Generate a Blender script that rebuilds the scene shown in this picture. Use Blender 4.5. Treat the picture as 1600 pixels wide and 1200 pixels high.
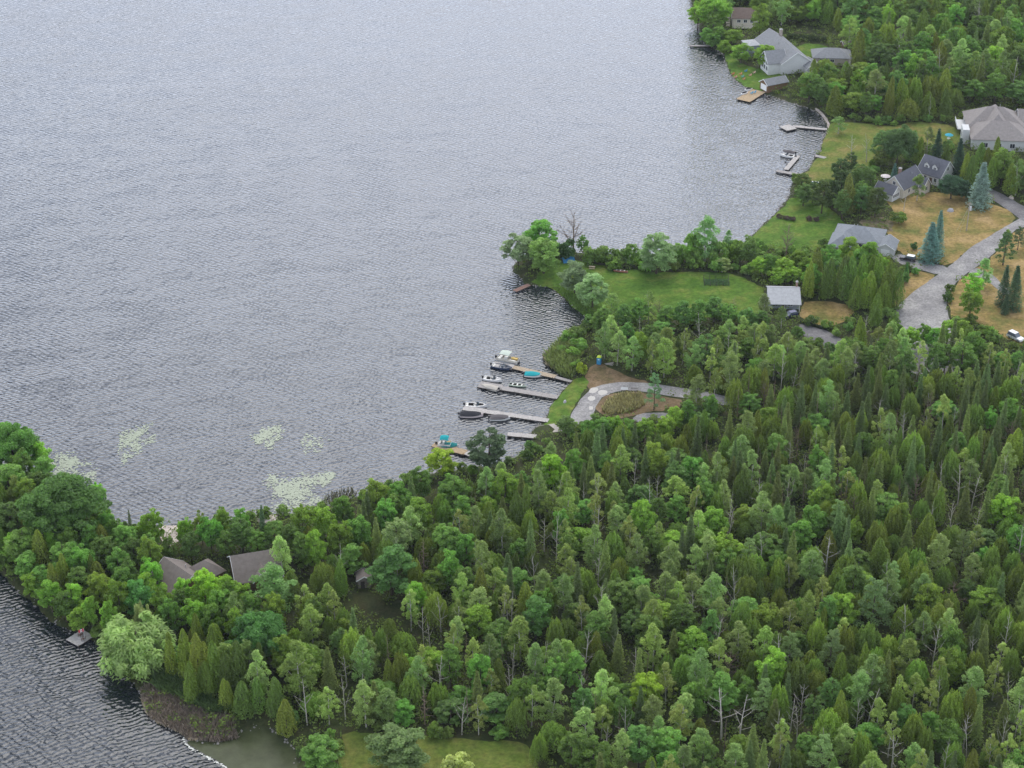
import bpy, bmesh, math, random
import numpy as np
from mathutils import Vector, Matrix
from mathutils.geometry import delaunay_2d_cdt

for _o in list(bpy.data.objects): bpy.data.objects.remove(_o)
SC = bpy.context.scene
COL = SC.collection
R = math.radians

# ------------------------------------------------------------------ camera, sky, sun, exposure
CAM_H, PITCH, FPX = 248.0, R(29.0), 3000.0       # metres, radians below the horizon, focal length in photo pixels
cam = bpy.data.cameras.new('camera')
cam.sensor_width = 36.0
cam.lens = FPX / 1600 * 36.0
cam.clip_start = 1.0
cam.clip_end = 20000.0
camo = bpy.data.objects.new('camera', cam)
camo.location = (0, 0, CAM_H)
camo.rotation_euler = (math.pi / 2 - PITCH, 0, 0)
COL.objects.link(camo)
SC.camera = camo

SUN_EL, SUN_AZ = R(52), R(4)                     # azimuth from +Y towards +X
w = bpy.data.worlds.new('World'); SC.world = w; w.use_nodes = True
nt = w.node_tree; nt.nodes.clear()
sky = nt.nodes.new('ShaderNodeTexSky'); sky.sky_type = 'NISHITA'; sky.sun_disc = False
sky.sun_elevation = SUN_EL; sky.sun_rotation = SUN_AZ
sky.air_density = 1.0; sky.dust_density = 3.0; sky.ozone_density = 1.0
hs = nt.nodes.new('ShaderNodeHueSaturation'); hs.inputs['Saturation'].default_value = 0.22
hs.inputs['Value'].default_value = 1.0
# a closed cloud deck: soft grey cloud mottling over the sky
tc = nt.nodes.new('ShaderNodeTexCoord')
mp = nt.nodes.new('ShaderNodeMapping'); mp.inputs['Scale'].default_value = (1, 1, 2.2)
nz = nt.nodes.new('ShaderNodeTexNoise'); nz.inputs['Scale'].default_value = 2.6; nz.inputs['Detail'].default_value = 5
cr = nt.nodes.new('ShaderNodeValToRGB')
cr.color_ramp.elements[0].position = 0.3; cr.color_ramp.elements[0].color = (7.2, 8.3, 10.8, 1)
cr.color_ramp.elements[1].position = 0.72; cr.color_ramp.elements[1].color = (10.8, 11.9, 14.2, 1)
mx = nt.nodes.new('ShaderNodeMix'); mx.data_type = 'RGBA'; mx.inputs[0].default_value = 0.55
bg = nt.nodes.new('ShaderNodeBackground'); bg.inputs['Strength'].default_value = 0.12
ow = nt.nodes.new('ShaderNodeOutputWorld')
L = nt.links.new
L(sky.outputs[0], hs.inputs['Color']); L(tc.outputs['Generated'], mp.inputs['Vector']); L(mp.outputs[0], nz.inputs['Vector'])
L(nz.outputs[0], cr.inputs[0]); L(hs.outputs[0], mx.inputs[6]); L(cr.outputs[0], mx.inputs[7])
# thick cloud overhead, thinner and brighter towards the horizon
sx = nt.nodes.new('ShaderNodeSeparateXYZ'); gr = nt.nodes.new('ShaderNodeMapRange'); gr.interpolation_type = 'SMOOTHSTEP'
gr.inputs[1].default_value = .15; gr.inputs[2].default_value = .78; gr.inputs[3].default_value = 1.62; gr.inputs[4].default_value = .68
vm = nt.nodes.new('ShaderNodeVectorMath'); vm.operation = 'SCALE'
L(tc.outputs['Generated'], sx.inputs[0]); L(sx.outputs['Z'], gr.inputs[0]); L(mx.outputs[2], vm.inputs[0]); L(gr.outputs[0], vm.inputs['Scale'])
L(vm.outputs[0], bg.inputs['Color']); L(bg.outputs[0], ow.inputs['Surface'])

sun = bpy.data.lights.new('sun', 'SUN'); sun.energy = 1.4; sun.angle = R(40); sun.color = (1.0, 0.95, 0.88)
suno = bpy.data.objects.new('sun', sun); COL.objects.link(suno)
_sd = Vector((math.sin(SUN_AZ) * math.cos(SUN_EL), math.cos(SUN_AZ) * math.cos(SUN_EL), math.sin(SUN_EL)))
suno.rotation_euler = _sd.to_track_quat('Z', 'Y').to_euler()
suno.location = (0, 300, 400)

vs = SC.view_settings
SC.display_settings.display_device = 'sRGB'
vs.view_transform = 'Standard'; vs.look = 'None'; vs.gamma = 1.0; vs.use_curve_mapping = False
vs.exposure = 0.45
SC.render.engine = 'CYCLES'
SC.cycles.max_bounces = 6; SC.cycles.diffuse_bounces = 4; SC.cycles.glossy_bounces = 3
SC.cycles.transmission_bounces = 3; SC.cycles.transparent_max_bounces = 4; SC.cycles.volume_bounces = 0
SC.cycles.use_denoising = True; SC.cycles.denoiser = 'OPENIMAGEDENOISE'; SC.cycles.denoising_input_passes = 'RGB_ALBEDO_NORMAL'; SC.cycles.denoising_prefilter = 'ACCURATE'

# ------------------------------------------------------------------ photo pixel <-> place
CP, SP = math.cos(PITCH), math.sin(PITCH)
def at(px, py, z=0.0):
    """the point of the place at height z that stands at photo pixel (px, py)"""
    u = (px - 800) / FPX; v = (600 - py) / FPX
    d = (u, CP + v * SP, -SP + v * CP)
    t = (z - CAM_H) / d[2]
    return Vector((d[0] * t, d[1] * t, z))
def pix(x, y, z=0.0):
    dz = z - CAM_H
    depth = y * CP - dz * SP
    up = y * SP + dz * CP
    return 800 + FPX * x / depth, 600 - FPX * up / depth
def scale_at(px, py, z=0.0):
    p = at(px, py, z)
    return FPX / (p.y * CP - (z - CAM_H) * SP)

def inpoly(X, Y, poly):
    X = np.asarray(X, float); Y = np.asarray(Y, float)
    P = np.asarray(poly, float); ins = np.zeros(X.shape, bool)
    x1, y1 = P[:, 0], P[:, 1]; x2, y2 = np.roll(x1, -1), np.roll(y1, -1)
    for a, b, c, d in zip(x1, y1, x2, y2):
        if b == d: continue
        cnd = ((b > Y) != (d > Y)) & (X < (c - a) * (Y - b) / (d - b) + a)
        ins ^= cnd
    return ins
def chaikin(P, n=2):
    P = [tuple(p) for p in P]
    for _ in range(n):
        Q = []
        for i in range(len(P)):
            a, b = P[i], P[(i + 1) % len(P)]
            Q.append((a[0] * .75 + b[0] * .25, a[1] * .75 + b[1] * .25)); Q.append((a[0] * .25 + b[0] * .75, a[1] * .25 + b[1] * .75))
        P = Q
    return P

# ------------------------------------------------------------------ materials
MATS = {}
def mat(name, col, rough=0.8, spec=0.3, noise=0.0, nscale=2.0, bump=0.0, bscale=8.0, metal=0.0, col2=None, trans=0.0):
    if name in MATS: return MATS[name]
    m = bpy.data.materials.new(name); m.use_nodes = True
    t = m.node_tree; b = t.nodes['Principled BSDF']
    b.inputs['Base Color'].default_value = (*col, 1); b.inputs['Roughness'].default_value = rough
    b.inputs['Specular IOR Level'].default_value = spec; b.inputs['Metallic'].default_value = metal
    if trans: b.inputs['Transmission Weight'].default_value = trans
    if noise or col2:
        g = t.nodes.new('ShaderNodeNewGeometry')
        n = t.nodes.new('ShaderNodeTexNoise'); n.inputs['Scale'].default_value = nscale; n.inputs['Detail'].default_value = 6
        n.inputs['Roughness'].default_value = 0.65
        t.links.new(g.outputs['Position'], n.inputs['Vector'])
        r = t.nodes.new('ShaderNodeValToRGB')
        c2 = col2 or tuple(c * (1 - noise) for c in col)
        c1 = col if col2 else tuple(min(1, c * (1 + noise)) for c in col)
        r.color_ramp.elements[0].position = .32; r.color_ramp.elements[1].position = .68
        r.color_ramp.elements[0].color = (*c2, 1); r.color_ramp.elements[1].color = (*c1, 1)
        t.links.new(n.outputs[0], r.inputs[0]); t.links.new(r.outputs[0], b.inputs['Base Color'])
    if bump:
        g2 = t.nodes.new('ShaderNodeNewGeometry')
        n2 = t.nodes.new('ShaderNodeTexNoise'); n2.inputs['Scale'].default_value = bscale; n2.inputs['Detail'].default_value = 4
        t.links.new(g2.outputs['Position'], n2.inputs['Vector'])
        bm_ = t.nodes.new('ShaderNodeBump'); bm_.inputs['Strength'].default_value = bump; bm_.inputs['Distance'].default_value = 0.2
        t.links.new(n2.outputs[0], bm_.inputs['Height']); t.links.new(bm_.outputs[0], b.inputs['Normal'])
    MATS[name] = m
    return m

def mottled(name, cols, scales=(0.12, 1.3), bump=0.4, rough=0.95):
    """ground cover: big patches between colours plus fine grain"""
    m = bpy.data.materials.new(name); m.use_nodes = True
    t = m.node_tree; b = t.nodes['Principled BSDF']; b.inputs['Roughness'].default_value = rough
    b.inputs['Specular IOR Level'].default_value = 0.1
    g = t.nodes.new('ShaderNodeNewGeometry')
    n1 = t.nodes.new('ShaderNodeTexNoise'); n1.inputs['Scale'].default_value = scales[0]; n1.inputs['Detail'].default_value = 7; n1.inputs['Roughness'].default_value = .6
    n2 = t.nodes.new('ShaderNodeTexNoise'); n2.inputs['Scale'].default_value = scales[1]; n2.inputs['Detail'].default_value = 6; n2.inputs['Roughness'].default_value = .7
    t.links.new(g.outputs['Position'], n1.inputs['Vector']); t.links.new(g.outputs['Position'], n2.inputs['Vector'])
    r = t.nodes.new('ShaderNodeValToRGB'); els = r.color_ramp.elements
    k = len(cols)
    while len(els) < k: els.new(0.5)
    for i, c in enumerate(cols):
        els[i].position = 0.33 + 0.34 * i / max(1, k - 1); els[i].color = (*c, 1)
    t.links.new(n1.outputs[0], r.inputs[0])
    mr = t.nodes.new('ShaderNodeMapRange'); mr.inputs[1].default_value = .25; mr.inputs[2].default_value = .75
    mr.inputs[3].default_value = .52; mr.inputs[4].default_value = 1.5
    t.links.new(n2.outputs[0], mr.inputs[0])
    ml = t.nodes.new('ShaderNodeMix'); ml.data_type = 'RGBA'; ml.blend_type = 'MULTIPLY'; ml.inputs[0].default_value = 1
    t.links.new(r.outputs[0], ml.inputs[6]); t.links.new(mr.outputs[0], ml.inputs[7]); t.links.new(ml.outputs[2], b.inputs['Base Color'])
    if bump:
        bm_ = t.nodes.new('ShaderNodeBump'); bm_.inputs['Strength'].default_value = bump; bm_.inputs['Distance'].default_value = .25
        t.links.new(n2.outputs[0], bm_.inputs['Height']); t.links.new(bm_.outputs[0], b.inputs['Normal'])
    MATS[name] = m
    return m

M_FOREST = mottled('forest_floor', [(.030, .042, .015), (.045, .055, .02), (.06, .058, .028)], (.25, 1.6))
M_LAWN = mottled('lawn_green', [(.052, .112, .014), (.082, .150, .021), (.145, .172, .037)], (.16, .9), .4)
M_LAWN2 = mottled('lawn_yellowing', [(.075, .125, .018), (.125, .15, .032), (.20, .165, .055)], (.12, 1.0), .25)
M_DRY = mottled('dry_grass', [(.12, .13, .035), (.25, .18, .065), (.36, .25, .115)], (.13, 1.0), .25)
M_DIRT = mottled('bare_dirt', [(.10, .085, .04), (.165, .115, .065), (.22, .155, .095)], (.25, 1.4), .3)
M_ROAD = mottled('gravel_road', [(.21, .20, .195), (.262, .25, .242), (.34, .325, .305)], (.22, 1.8), .15)
M_DRIVE = mottled('asphalt_drive', [(.13, .124, .126), (.165, .157, .157), (.21, .20, .197)], (.3, 2.0), .1)

def leafmat():
    m = bpy.data.materials.new('foliage'); m.use_nodes = True
    t = m.node_tree; t.nodes.clear()
    out = t.nodes.new('ShaderNodeOutputMaterial')
    oi = t.nodes.new('ShaderNodeObjectInfo')
    at_ = t.nodes.new('ShaderNodeAttribute'); at_.attribute_name = 'tint'
    hv = t.nodes.new('ShaderNodeHueSaturation')
    mh = t.nodes.new('ShaderNodeMapRange'); mh.inputs[3].default_value = .478; mh.inputs[4].default_value = .502
    mv = t.nodes.new('ShaderNodeMath'); mv.operation = 'MULTIPLY'
    mr = t.nodes.new('ShaderNodeMapRange'); mr.inputs[3].default_value = .74; mr.inputs[4].default_value = 1.28
    t.links.new(oi.outputs['Random'], mh.inputs[0]); t.links.new(mh.outputs[0], hv.inputs['Hue'])
    t.links.new(oi.outputs['Random'], mr.inputs[0])
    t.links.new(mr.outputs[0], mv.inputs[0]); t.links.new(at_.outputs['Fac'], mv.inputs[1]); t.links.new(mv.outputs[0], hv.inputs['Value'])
    t.links.new(oi.outputs['Color'], hv.inputs['Color'])
    d = t.nodes.new('ShaderNodeBsdfDiffuse'); tr = t.nodes.new('ShaderNodeBsdfTranslucent')
    gl = t.nodes.new('ShaderNodeBsdfGlossy'); gl.inputs['Roughness'].default_value = .55; gl.inputs['Color'].default_value = (.6, .65, .6, 1)
    mx = t.nodes.new('ShaderNodeMixShader'); mx.inputs[0].default_value = 0.55
    m2 = t.nodes.new('ShaderNodeMixShader'); m2.inputs[0].default_value = .03
    t.links.new(hv.outputs[0], d.inputs[0]); t.links.new(hv.outputs[0], tr.inputs[0])
    t.links.new(d.outputs[0], mx.inputs[1]); t.links.new(tr.outputs[0], mx.inputs[2])
    t.links.new(mx.outputs[0], m2.inputs[1]); t.links.new(gl.outputs[0], m2.inputs[2])
    t.links.new(m2.outputs[0], out.inputs['Surface'])
    return m
M_LEAF = leafmat()
M_BARK = mat('bark_brown', (.09, .072, .058), .95, .1, noise=.35, nscale=3)
M_BIRCH = mat('bark_pale', (.46, .43, .38), .85, .1, noise=.4, nscale=2.5)
M_DEADW = mat('dead_wood', (.46, .42, .36), .9, .1, noise=.3, nscale=2)
M_DEADR = mat('dead_twigs', (.22, .165, .125), .95, .05, noise=.3, nscale=2)

# ------------------------------------------------------------------ object helpers
def link(o, parent=None):
    COL.objects.link(o)
    if parent is not None: o.parent = parent
    return o
def tag(o, label=None, cat=None, group=None, kind=None):
    if label: o['label'] = label
    if cat: o['category'] = cat
    if group: o['group'] = group
    if kind: o['kind'] = kind
    return o
def empty(name, loc, rz=0.0):
    o = bpy.data.objects.new(name, None); o.empty_display_size = .3
    o.location = loc; o.rotation_euler = (0, 0, rz)
    return link(o)
def me_np(name, V, F, material=None, smooth=False):
    """V (n,3), F (m,k) arrays -> mesh"""
    V = np.asarray(V, np.float32); F = np.asarray(F, np.int32); k = F.shape[1]
    me = bpy.data.meshes.new(name)
    me.vertices.add(len(V)); me.vertices.foreach_set('co', V.ravel())
    me.loops.add(F.size); me.loops.foreach_set('vertex_index', F.ravel())
    me.polygons.add(len(F)); me.polygons.foreach_set('loop_start', np.arange(0, F.size, k, dtype=np.int32))
    me.polygons.foreach_set('loop_total', np.full(len(F), k, np.int32))
    if smooth: me.polygons.foreach_set('use_smooth', np.ones(len(F), bool))
    me.update(calc_edges=True)
    if material: me.materials.append(material)
    return me

class MB:
    """collects boxes, bars, prisms ... into one mesh"""
    def __init__(s): s.v = []; s.f = []; s.mi = []; s.cur = 0
    def add(s, vs, fs):
        b = len(s.v); s.v += [tuple(v) for v in vs]; s.f += [tuple(i + b for i in f) for f in fs]; s.mi += [s.cur] * len(fs); return s
    def box(s, x0, x1, y0, y1, z0, z1):
        return s.add([(x0, y0, z0), (x1, y0, z0), (x1, y1, z0), (x0, y1, z0), (x0, y0, z1), (x1, y0, z1), (x1, y1, z1), (x0, y1, z1)],
                     [(3, 2, 1, 0), (4, 5, 6, 7), (0, 1, 5, 4), (1, 2, 6, 5), (2, 3, 7, 6), (3, 0, 4, 7)])
    def obox(s, c, ax, ay, az, hx, hy, hz):
        c = Vector(c); pts = []
        for k in (-1, 1):
            for (i, j) in ((-1, -1), (1, -1), (1, 1), (-1, 1)): pts.append(c + ax * (i * hx) + ay * (j * hy) + az * (k * hz))
        return s.add(pts, [(3, 2, 1, 0), (4, 5, 6, 7), (0, 1, 5, 4), (1, 2, 6, 5), (2, 3, 7, 6), (3, 0, 4, 7)])
    def bar(s, a, b, wd, ht=None):
        a, b = Vector(a), Vector(b); d = (b - a); l = d.length
        if l < 1e-6: return s
        az = d / l; up = Vector((0, 0, 1)) if abs(az.z) < .95 else Vector((1, 0, 0))
        ax = az.cross(up).normalized(); ay = ax.cross(az)
        return s.obox((a + b) / 2, ax, ay, az, wd / 2, (ht or wd) / 2, l / 2)
    def tube(s, pts, rad, n=6, cap=True):
        pts = [Vector(p) for p in pts]; base = len(s.v); prev = None
        for i, p in enumerate(pts):
            d = (pts[min(i + 1, len(pts) - 1)] - pts[max(i - 1, 0)])
            d = d.normalized() if d.length > 1e-9 else Vector((0, 0, 1))
            up = Vector((0, 0, 1)) if abs(d.z) < .9 else Vector((1, 0, 0))
            ax = d.cross(up).normalized(); ay = d.cross(ax)
            r = rad[i] if hasattr(rad, '__len__') else rad
            for k in range(n):
                a = 2 * math.pi * k / n; s.v.append(tuple(p + ax * (r * math.cos(a)) + ay * (r * math.sin(a))))
        for i in range(len(pts) - 1):
            for k in range(n):
                a = base + i * n + k; b = base + i * n + (k + 1) % n
                s.f.append((a, b, b + n, a + n)); s.mi.append(s.cur)
        if cap:
            s.f.append(tuple(base + k for k in range(n))[::-1]); s.mi.append(s.cur)
            s.f.append(tuple(base + (len(pts) - 1) * n + k for k in range(n))); s.mi.append(s.cur)
        return s
    def lathe(s, prof, n=12, c=(0, 0, 0)):
        base = len(s.v)
        for (r, z) in prof:
            for k in range(n):
                a = 2 * math.pi * k / n; s.v.append((c[0] + r * math.cos(a), c[1] + r * math.sin(a), c[2] + z))
        for i in range(len(prof) - 1):
            for k in range(n):
                a = base + i * n + k; b = base + i * n + (k + 1) % n
                s.f.append((a, b, b + n, a + n)); s.mi.append(s.cur)
        return s
    def mesh(s, name, mats, smooth=False):
        me = bpy.data.meshes.new(name); me.from_pydata(s.v, [], s.f)
        for m in (mats if isinstance(mats, (list, tuple)) else [mats]): me.materials.append(m)
        for p, i in zip(me.polygons, s.mi):
            p.material_index = i; p.use_smooth = smooth
        me.update(); return me
    def build(s, name, mats, parent=None, smooth=False, label=None, kind=None):
        o = bpy.data.objects.new(name, s.mesh(name, mats, smooth)); link(o, parent)
        if label: o['label'] = label
        if kind: o['kind'] = kind
        return o
# ------------------------------------------------------------------ shoreline, land, water
SHORE_PX = [(1040, -150), (1052, -70), (1066, -25), (1081, 0), (1083, 21), (1094, 49), (1100, 65), (1113, 77), (1130, 80), (1136, 101), (1141, 115), (1152, 128),
 (1166, 138), (1190, 146), (1211, 152), (1226, 157), (1250, 165), (1271, 171), (1283, 182), (1294, 198), (1290, 211), (1284, 225), (1281, 236),
 (1275, 245), (1269, 253), (1264, 264), (1251, 272), (1236, 290), (1235, 306), (1225, 318), (1214, 331), (1204, 342), (1188, 354), (1177, 367), (1165, 382),
 (1120, 397), (1060, 405), (1000, 408), (950, 404), (910, 396), (870, 388), (840, 390), (812, 402), (799, 418), (811, 432), (820, 444), (838, 446),
 (859, 449), (878, 462), (892, 476), (906, 487), (917, 499), (908, 510), (888, 528), (876, 546), (868, 562), (868, 576), (880, 588), (893, 597),
 (883, 606), (872, 619), (860, 634), (857, 650), (846, 662), (834, 669), (830, 677), (837, 683), (825, 696), (815, 712), (780, 724), (740, 730), (700, 736),
 (650, 745), (600, 758), (560, 777), (500, 794), (450, 803), (410, 806), (350, 814), (300, 819), (262, 822), (220, 826), (180, 820), (150, 804), (110, 788),
 (70, 768), (30, 752), (0, 744), (-120, 715), (-260, 700), (-260, 900), (-60, 880), (0, 892), (23, 920), (51, 941), (70, 962), (91, 980), (126, 986), (149, 1003),
 (170, 1030), (205, 1062), (219, 1086), (226, 1109), (236, 1123), (261, 1135), (281, 1143), (290, 1153), (312, 1157), (340, 1158), (375, 1152),
 (398, 1130), (433, 1144), (446, 1150), (455, 1166), (464, 1180), (466, 1215), (480, 1300), (480, 1420), (2050, 1420), (2050, -150)]
SHORE = [tuple(at(x, y)[:2]) for x, y in SHORE_PX]
_i0, _i1 = 3, SHORE_PX.index((466, 1215))
SHORE = chaikin(SHORE, 2)
_r = random.Random(5)
def _dens(P, step, jit, rnd):
    Q = []
    for i in range(len(P)):
        a, b = Vector(P[i]), Vector(P[(i + 1) % len(P)]); n = max(1, int((b - a).length / step))
        n = min(n, 40)
        for k in range(n):
            q = a.lerp(b, k / n)
            Q.append((q.x + rnd.uniform(-jit, jit), q.y + rnd.uniform(-jit, jit)))
    return Q
SHORE = _dens(SHORE, 2.2, .38, _r)
SHN = np.array(SHORE)
def sdf(X, Y):
    """signed distance to the shoreline in metres, positive on land"""
    X = np.asarray(X, float).ravel(); Y = np.asarray(Y, float).ravel()
    D = np.full(X.shape, 1e9); A = SHN; B = np.roll(SHN, -1, 0)
    for (ax, ay), (bx, by) in zip(A, B):
        ex, ey = bx - ax, by - ay; l2 = ex * ex + ey * ey + 1e-12
        t = np.clip(((X - ax) * ex + (Y - ay) * ey) / l2, 0, 1)
        np.minimum(D, (X - ax - t * ex) ** 2 + (Y - ay - t * ey) ** 2, out=D)
    D = np.sqrt(D)
    return np.where(inpoly(X, Y, SHORE), D, -D)
def relief(X, Y):
    return .16 * np.sin(X * .11 + 1.3) * np.cos(Y * .09) + .10 * np.sin(X * .31 + Y * .23)
def hgt_d(X, Y, D):
    land = np.clip(D / 2.6, 0, 1); land = land * land * (3 - 2 * land)
    inl = np.clip((D - 3) / 30, 0, 1)
    up = .55 * land + .07 + inl * (1.1 + relief(X, Y))
    return np.where(D > 0, up, .07 + np.maximum(D * .35, -1.6))
def ground(px, py, it=3):
    """the land point seen at a photo pixel"""
    z = 1.0
    for _ in range(it):
        p = at(px, py, z); z = hgt(p.x, p.y)
    return at(px, py, z)

STEP = 1.6
gx = np.arange(-190, 330, STEP); gy = np.arange(235, 905, STEP)
GX, GY = np.meshgrid(gx, gy); nxg, nyg = len(gx), len(gy)
GD = sdf(GX, GY).reshape(GX.shape)
GZ = hgt_d(GX, GY, GD)
def hgt(x, y):
    """land height by interpolation on the grid"""
    u = min(max((x - gx[0]) / STEP, 0), nxg - 1.001); v = min(max((y - gy[0]) / STEP, 0), nyg - 1.001)
    i, j = int(u), int(v); u -= i; v -= j
    return float((GZ[j, i] * (1 - u) + GZ[j, i + 1] * u) * (1 - v) + (GZ[j + 1, i] * (1 - u) + GZ[j + 1, i + 1] * u) * v)
def hgt_v(X, Y):
    u = np.clip((X - gx[0]) / STEP, 0, nxg - 1.001); v = np.clip((Y - gy[0]) / STEP, 0, nyg - 1.001)
    i = u.astype(int); j = v.astype(int); u = u - i; v = v - j
    return (GZ[j, i] * (1 - u) + GZ[j, i + 1] * u) * (1 - v) + (GZ[j + 1, i] * (1 - u) + GZ[j + 1, i + 1] * u) * v
def sdf_v(X, Y):
    i = np.clip(np.round((X - gx[0]) / STEP).astype(int), 0, nxg - 1); j = np.clip(np.round((Y - gy[0]) / STEP).astype(int), 0, nyg - 1)
    return GD[j, i]
def build_land():
    V = np.stack([GX.ravel(), GY.ravel(), GZ.ravel()], 1)
    idx = np.arange(nxg * nyg).reshape(nyg, nxg)
    F = np.stack([idx[:-1, :-1].ravel(), idx[:-1, 1:].ravel(), idx[1:, 1:].ravel(), idx[1:, :-1].ravel()], 1)
    dm = np.max(GD.ravel()[F], 1)
    F = F[dm > -7]
    used = np.unique(F); remap = np.full(len(V), -1); remap[used] = np.arange(len(used))
    o = bpy.data.objects.new('ground', me_np('ground', V[used], remap[F], M_FOREST, True)); link(o)
    tag(o, kind='structure')
build_land()

def sheet(name, polypx, material, dz=.08, step=1.3, jit=.5, seed=1, smooth=1, kind='structure', label=None, world=False, close=True):
    """a sheet of ground cover that follows the land, its outline given in photo pixels"""
    P = [tuple(p) for p in polypx] if world else [tuple(ground(x, y)[:2]) for x, y in polypx]
    if smooth: P = chaikin(P, smooth)
    P = _dens(P, 1.5, jit, random.Random(seed))
    xs = [p[0] for p in P]; ys = [p[1] for p in P]
    X, Y = np.meshgrid(np.arange(min(xs), max(xs), step), np.arange(min(ys), max(ys), step))
    X = X.ravel(); Y = Y.ravel(); k = inpoly(X, Y, P); X, Y = X[k], Y[k]
    pts = [Vector(p) for p in P] + [Vector((a, b)) for a, b in zip(X, Y)]
    n = len(P)
    vo, eo, fo, *_ = delaunay_2d_cdt(pts, [(i, (i + 1) % n) for i in range(n)], [list(range(n))], 1, 1e-4)
    vx = np.array([v.x for v in vo]); vy = np.array([v.y for v in vo])
    vz = hgt_v(vx, vy) + dz
    me = bpy.data.meshes.new(name); me.from_pydata(list(zip(vx, vy, vz)), [], [tuple(f) for f in fo]); me.materials.append(material)
    me.polygons.foreach_set('use_smooth', np.ones(len(me.polygons), bool)); me.update()
    # faces up
    if len(me.polygons) and sum(p.normal.z for p in me.polygons) < 0: me.flip_normals()
    o = bpy.data.objects.new(name, me); link(o); tag(o, label, None, None, kind)
    return o

WAVE, REFL = .068, 1.54
def watermat():
    m = bpy.data.materials.new('lake_water'); m.use_nodes = True
    t = m.node_tree; b = t.nodes['Principled BSDF']
    b.inputs['Base Color'].default_value = (.035, .045, .055, 1)
    b.inputs['Roughness'].default_value = .2; b.inputs['IOR'].default_value = 1.75
    g = t.nodes.new('ShaderNodeNewGeometry')
    def layer(rot, sx, sy, sc, det, rough=.55, dist=.0):
        mp = t.nodes.new('ShaderNodeMapping'); mp.inputs['Rotation'].default_value = (0, 0, R(rot)); mp.inputs['Scale'].default_value = (sx, sy, 1)
        mp.vector_type = 'POINT'
        n = t.nodes.new('ShaderNodeTexNoise'); n.inputs['Scale'].default_value = sc; n.inputs['Detail'].default_value = det
        n.inputs['Roughness'].default_value = rough; n.inputs['Distortion'].default_value = dist
        # rotate first, then stretch
        mp2 = t.nodes.new('ShaderNodeMapping'); mp2.inputs['Rotation'].default_value = (0, 0, R(rot))
        mp.inputs['Rotation'].default_value = (0, 0, 0)
        t.links.new(g.outputs['Position'], mp2.inputs['Vector']); t.links.new(mp2.outputs[0], mp.inputs['Vector']); t.links.new(mp.outputs[0], n.inputs['Vector'])
        return n
    def train(rot, lam, dist, dsc, det=2):
        """a wind-wave train with wavering, broken crests"""
        mp2 = t.nodes.new('ShaderNodeMapping'); mp2.inputs['Rotation'].default_value = (0, 0, R(rot)); t.links.new(g.outputs['Position'], mp2.inputs['Vector'])
        wv = t.nodes.new('ShaderNodeTexWave'); wv.wave_type = 'BANDS'; wv.bands_direction = 'Y'; wv.wave_profile = 'SIN'
        wv.inputs['Scale'].default_value = .314 / lam; wv.inputs['Distortion'].default_value = dist; wv.inputs['Detail'].default_value = det
        wv.inputs['Detail Scale'].default_value = dsc; wv.inputs['Detail Roughness'].default_value = .55
        t.links.new(mp2.outputs[0], wv.inputs['Vector'])
        m0 = layer(rot + 15, .5, 1, .11, 2)          # crests come and go
        mr = t.nodes.new('ShaderNodeMapRange'); mr.inputs[1].default_value = .36; mr.inputs[2].default_value = .62; mr.inputs[3].default_value = .6; mr.inputs[4].default_value = 1.15
        t.links.new(m0.outputs[0], mr.inputs[0]); q = t.nodes.new('ShaderNodeMath'); q.operation = 'MULTIPLY'; t.links.new(wv.outputs['Fac'], q.inputs[0]); t.links.new(mr.outputs[0], q.inputs[1])
        return q
    a = train(-24, 1.15, 7.0, 1.25)               # main wind waves
    c = train(36, 1.5, 6.0, 1.1)                # crossing train
    d = layer(-10, .6, 1.0, 1.4, 2)             # ripples
    def mul(n, k):
        q = t.nodes.new('ShaderNodeMath'); q.operation = 'MULTIPLY'; q.inputs[1].default_value = k; t.links.new(n.outputs[0], q.inputs[0]); return q
    def add(p, q):
        r = t.nodes.new('ShaderNodeMath'); r.operation = 'ADD'; t.links.new(p.outputs[0], r.inputs[0]); t.links.new(q.outputs[0], r.inputs[1]); return r
    h = add(add(mul(a, 1.0), mul(c, .75)), mul(d, .7))
    bp = t.nodes.new('ShaderNodeBump'); bp.inputs['Strength'].default_value = 1.0; bp.inputs['Distance'].default_value = WAVE
    t.links.new(h.outputs[0], bp.inputs['Height'])
    t.nodes.remove(b); out = t.nodes['Material Output']
    fr = t.nodes.new('ShaderNodeFresnel'); fr.inputs['IOR'].default_value = 1.33; t.links.new(bp.outputs[0], fr.inputs['Normal'])
    k = t.nodes.new('ShaderNodeMath'); k.operation = 'MULTIPLY'; k.inputs[1].default_value = REFL; k.use_clamp = True; t.links.new(fr.outputs[0], k.inputs[0])
    kc = t.nodes.new('ShaderNodeMath'); kc.operation = 'SMOOTH_MIN'; kc.inputs[1].default_value = .40; kc.inputs[2].default_value = .16; t.links.new(k.outputs[0], kc.inputs[0]); k = kc
    df = t.nodes.new('ShaderNodeBsdfDiffuse'); df.inputs['Color'].default_value = (.010, .014, .018, 1)
    gl = t.nodes.new('ShaderNodeBsdfGlossy'); gl.inputs['Roughness'].default_value = .10; gl.inputs['Color'].default_value = (.94, .96, 1, 1); t.links.new(bp.outputs[0], gl.inputs['Normal'])
    wn = layer(-20, .35, 1, .018, 3); wr = t.nodes.new('ShaderNodeMapRange'); wr.inputs[1].default_value = .35; wr.inputs[2].default_value = .65; wr.inputs[3].default_value = .07; wr.inputs[4].default_value = .14
    t.links.new(wn.outputs[0], wr.inputs[0]); t.links.new(wr.outputs[0], gl.inputs['Roughness'])     # wind lanes
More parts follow.
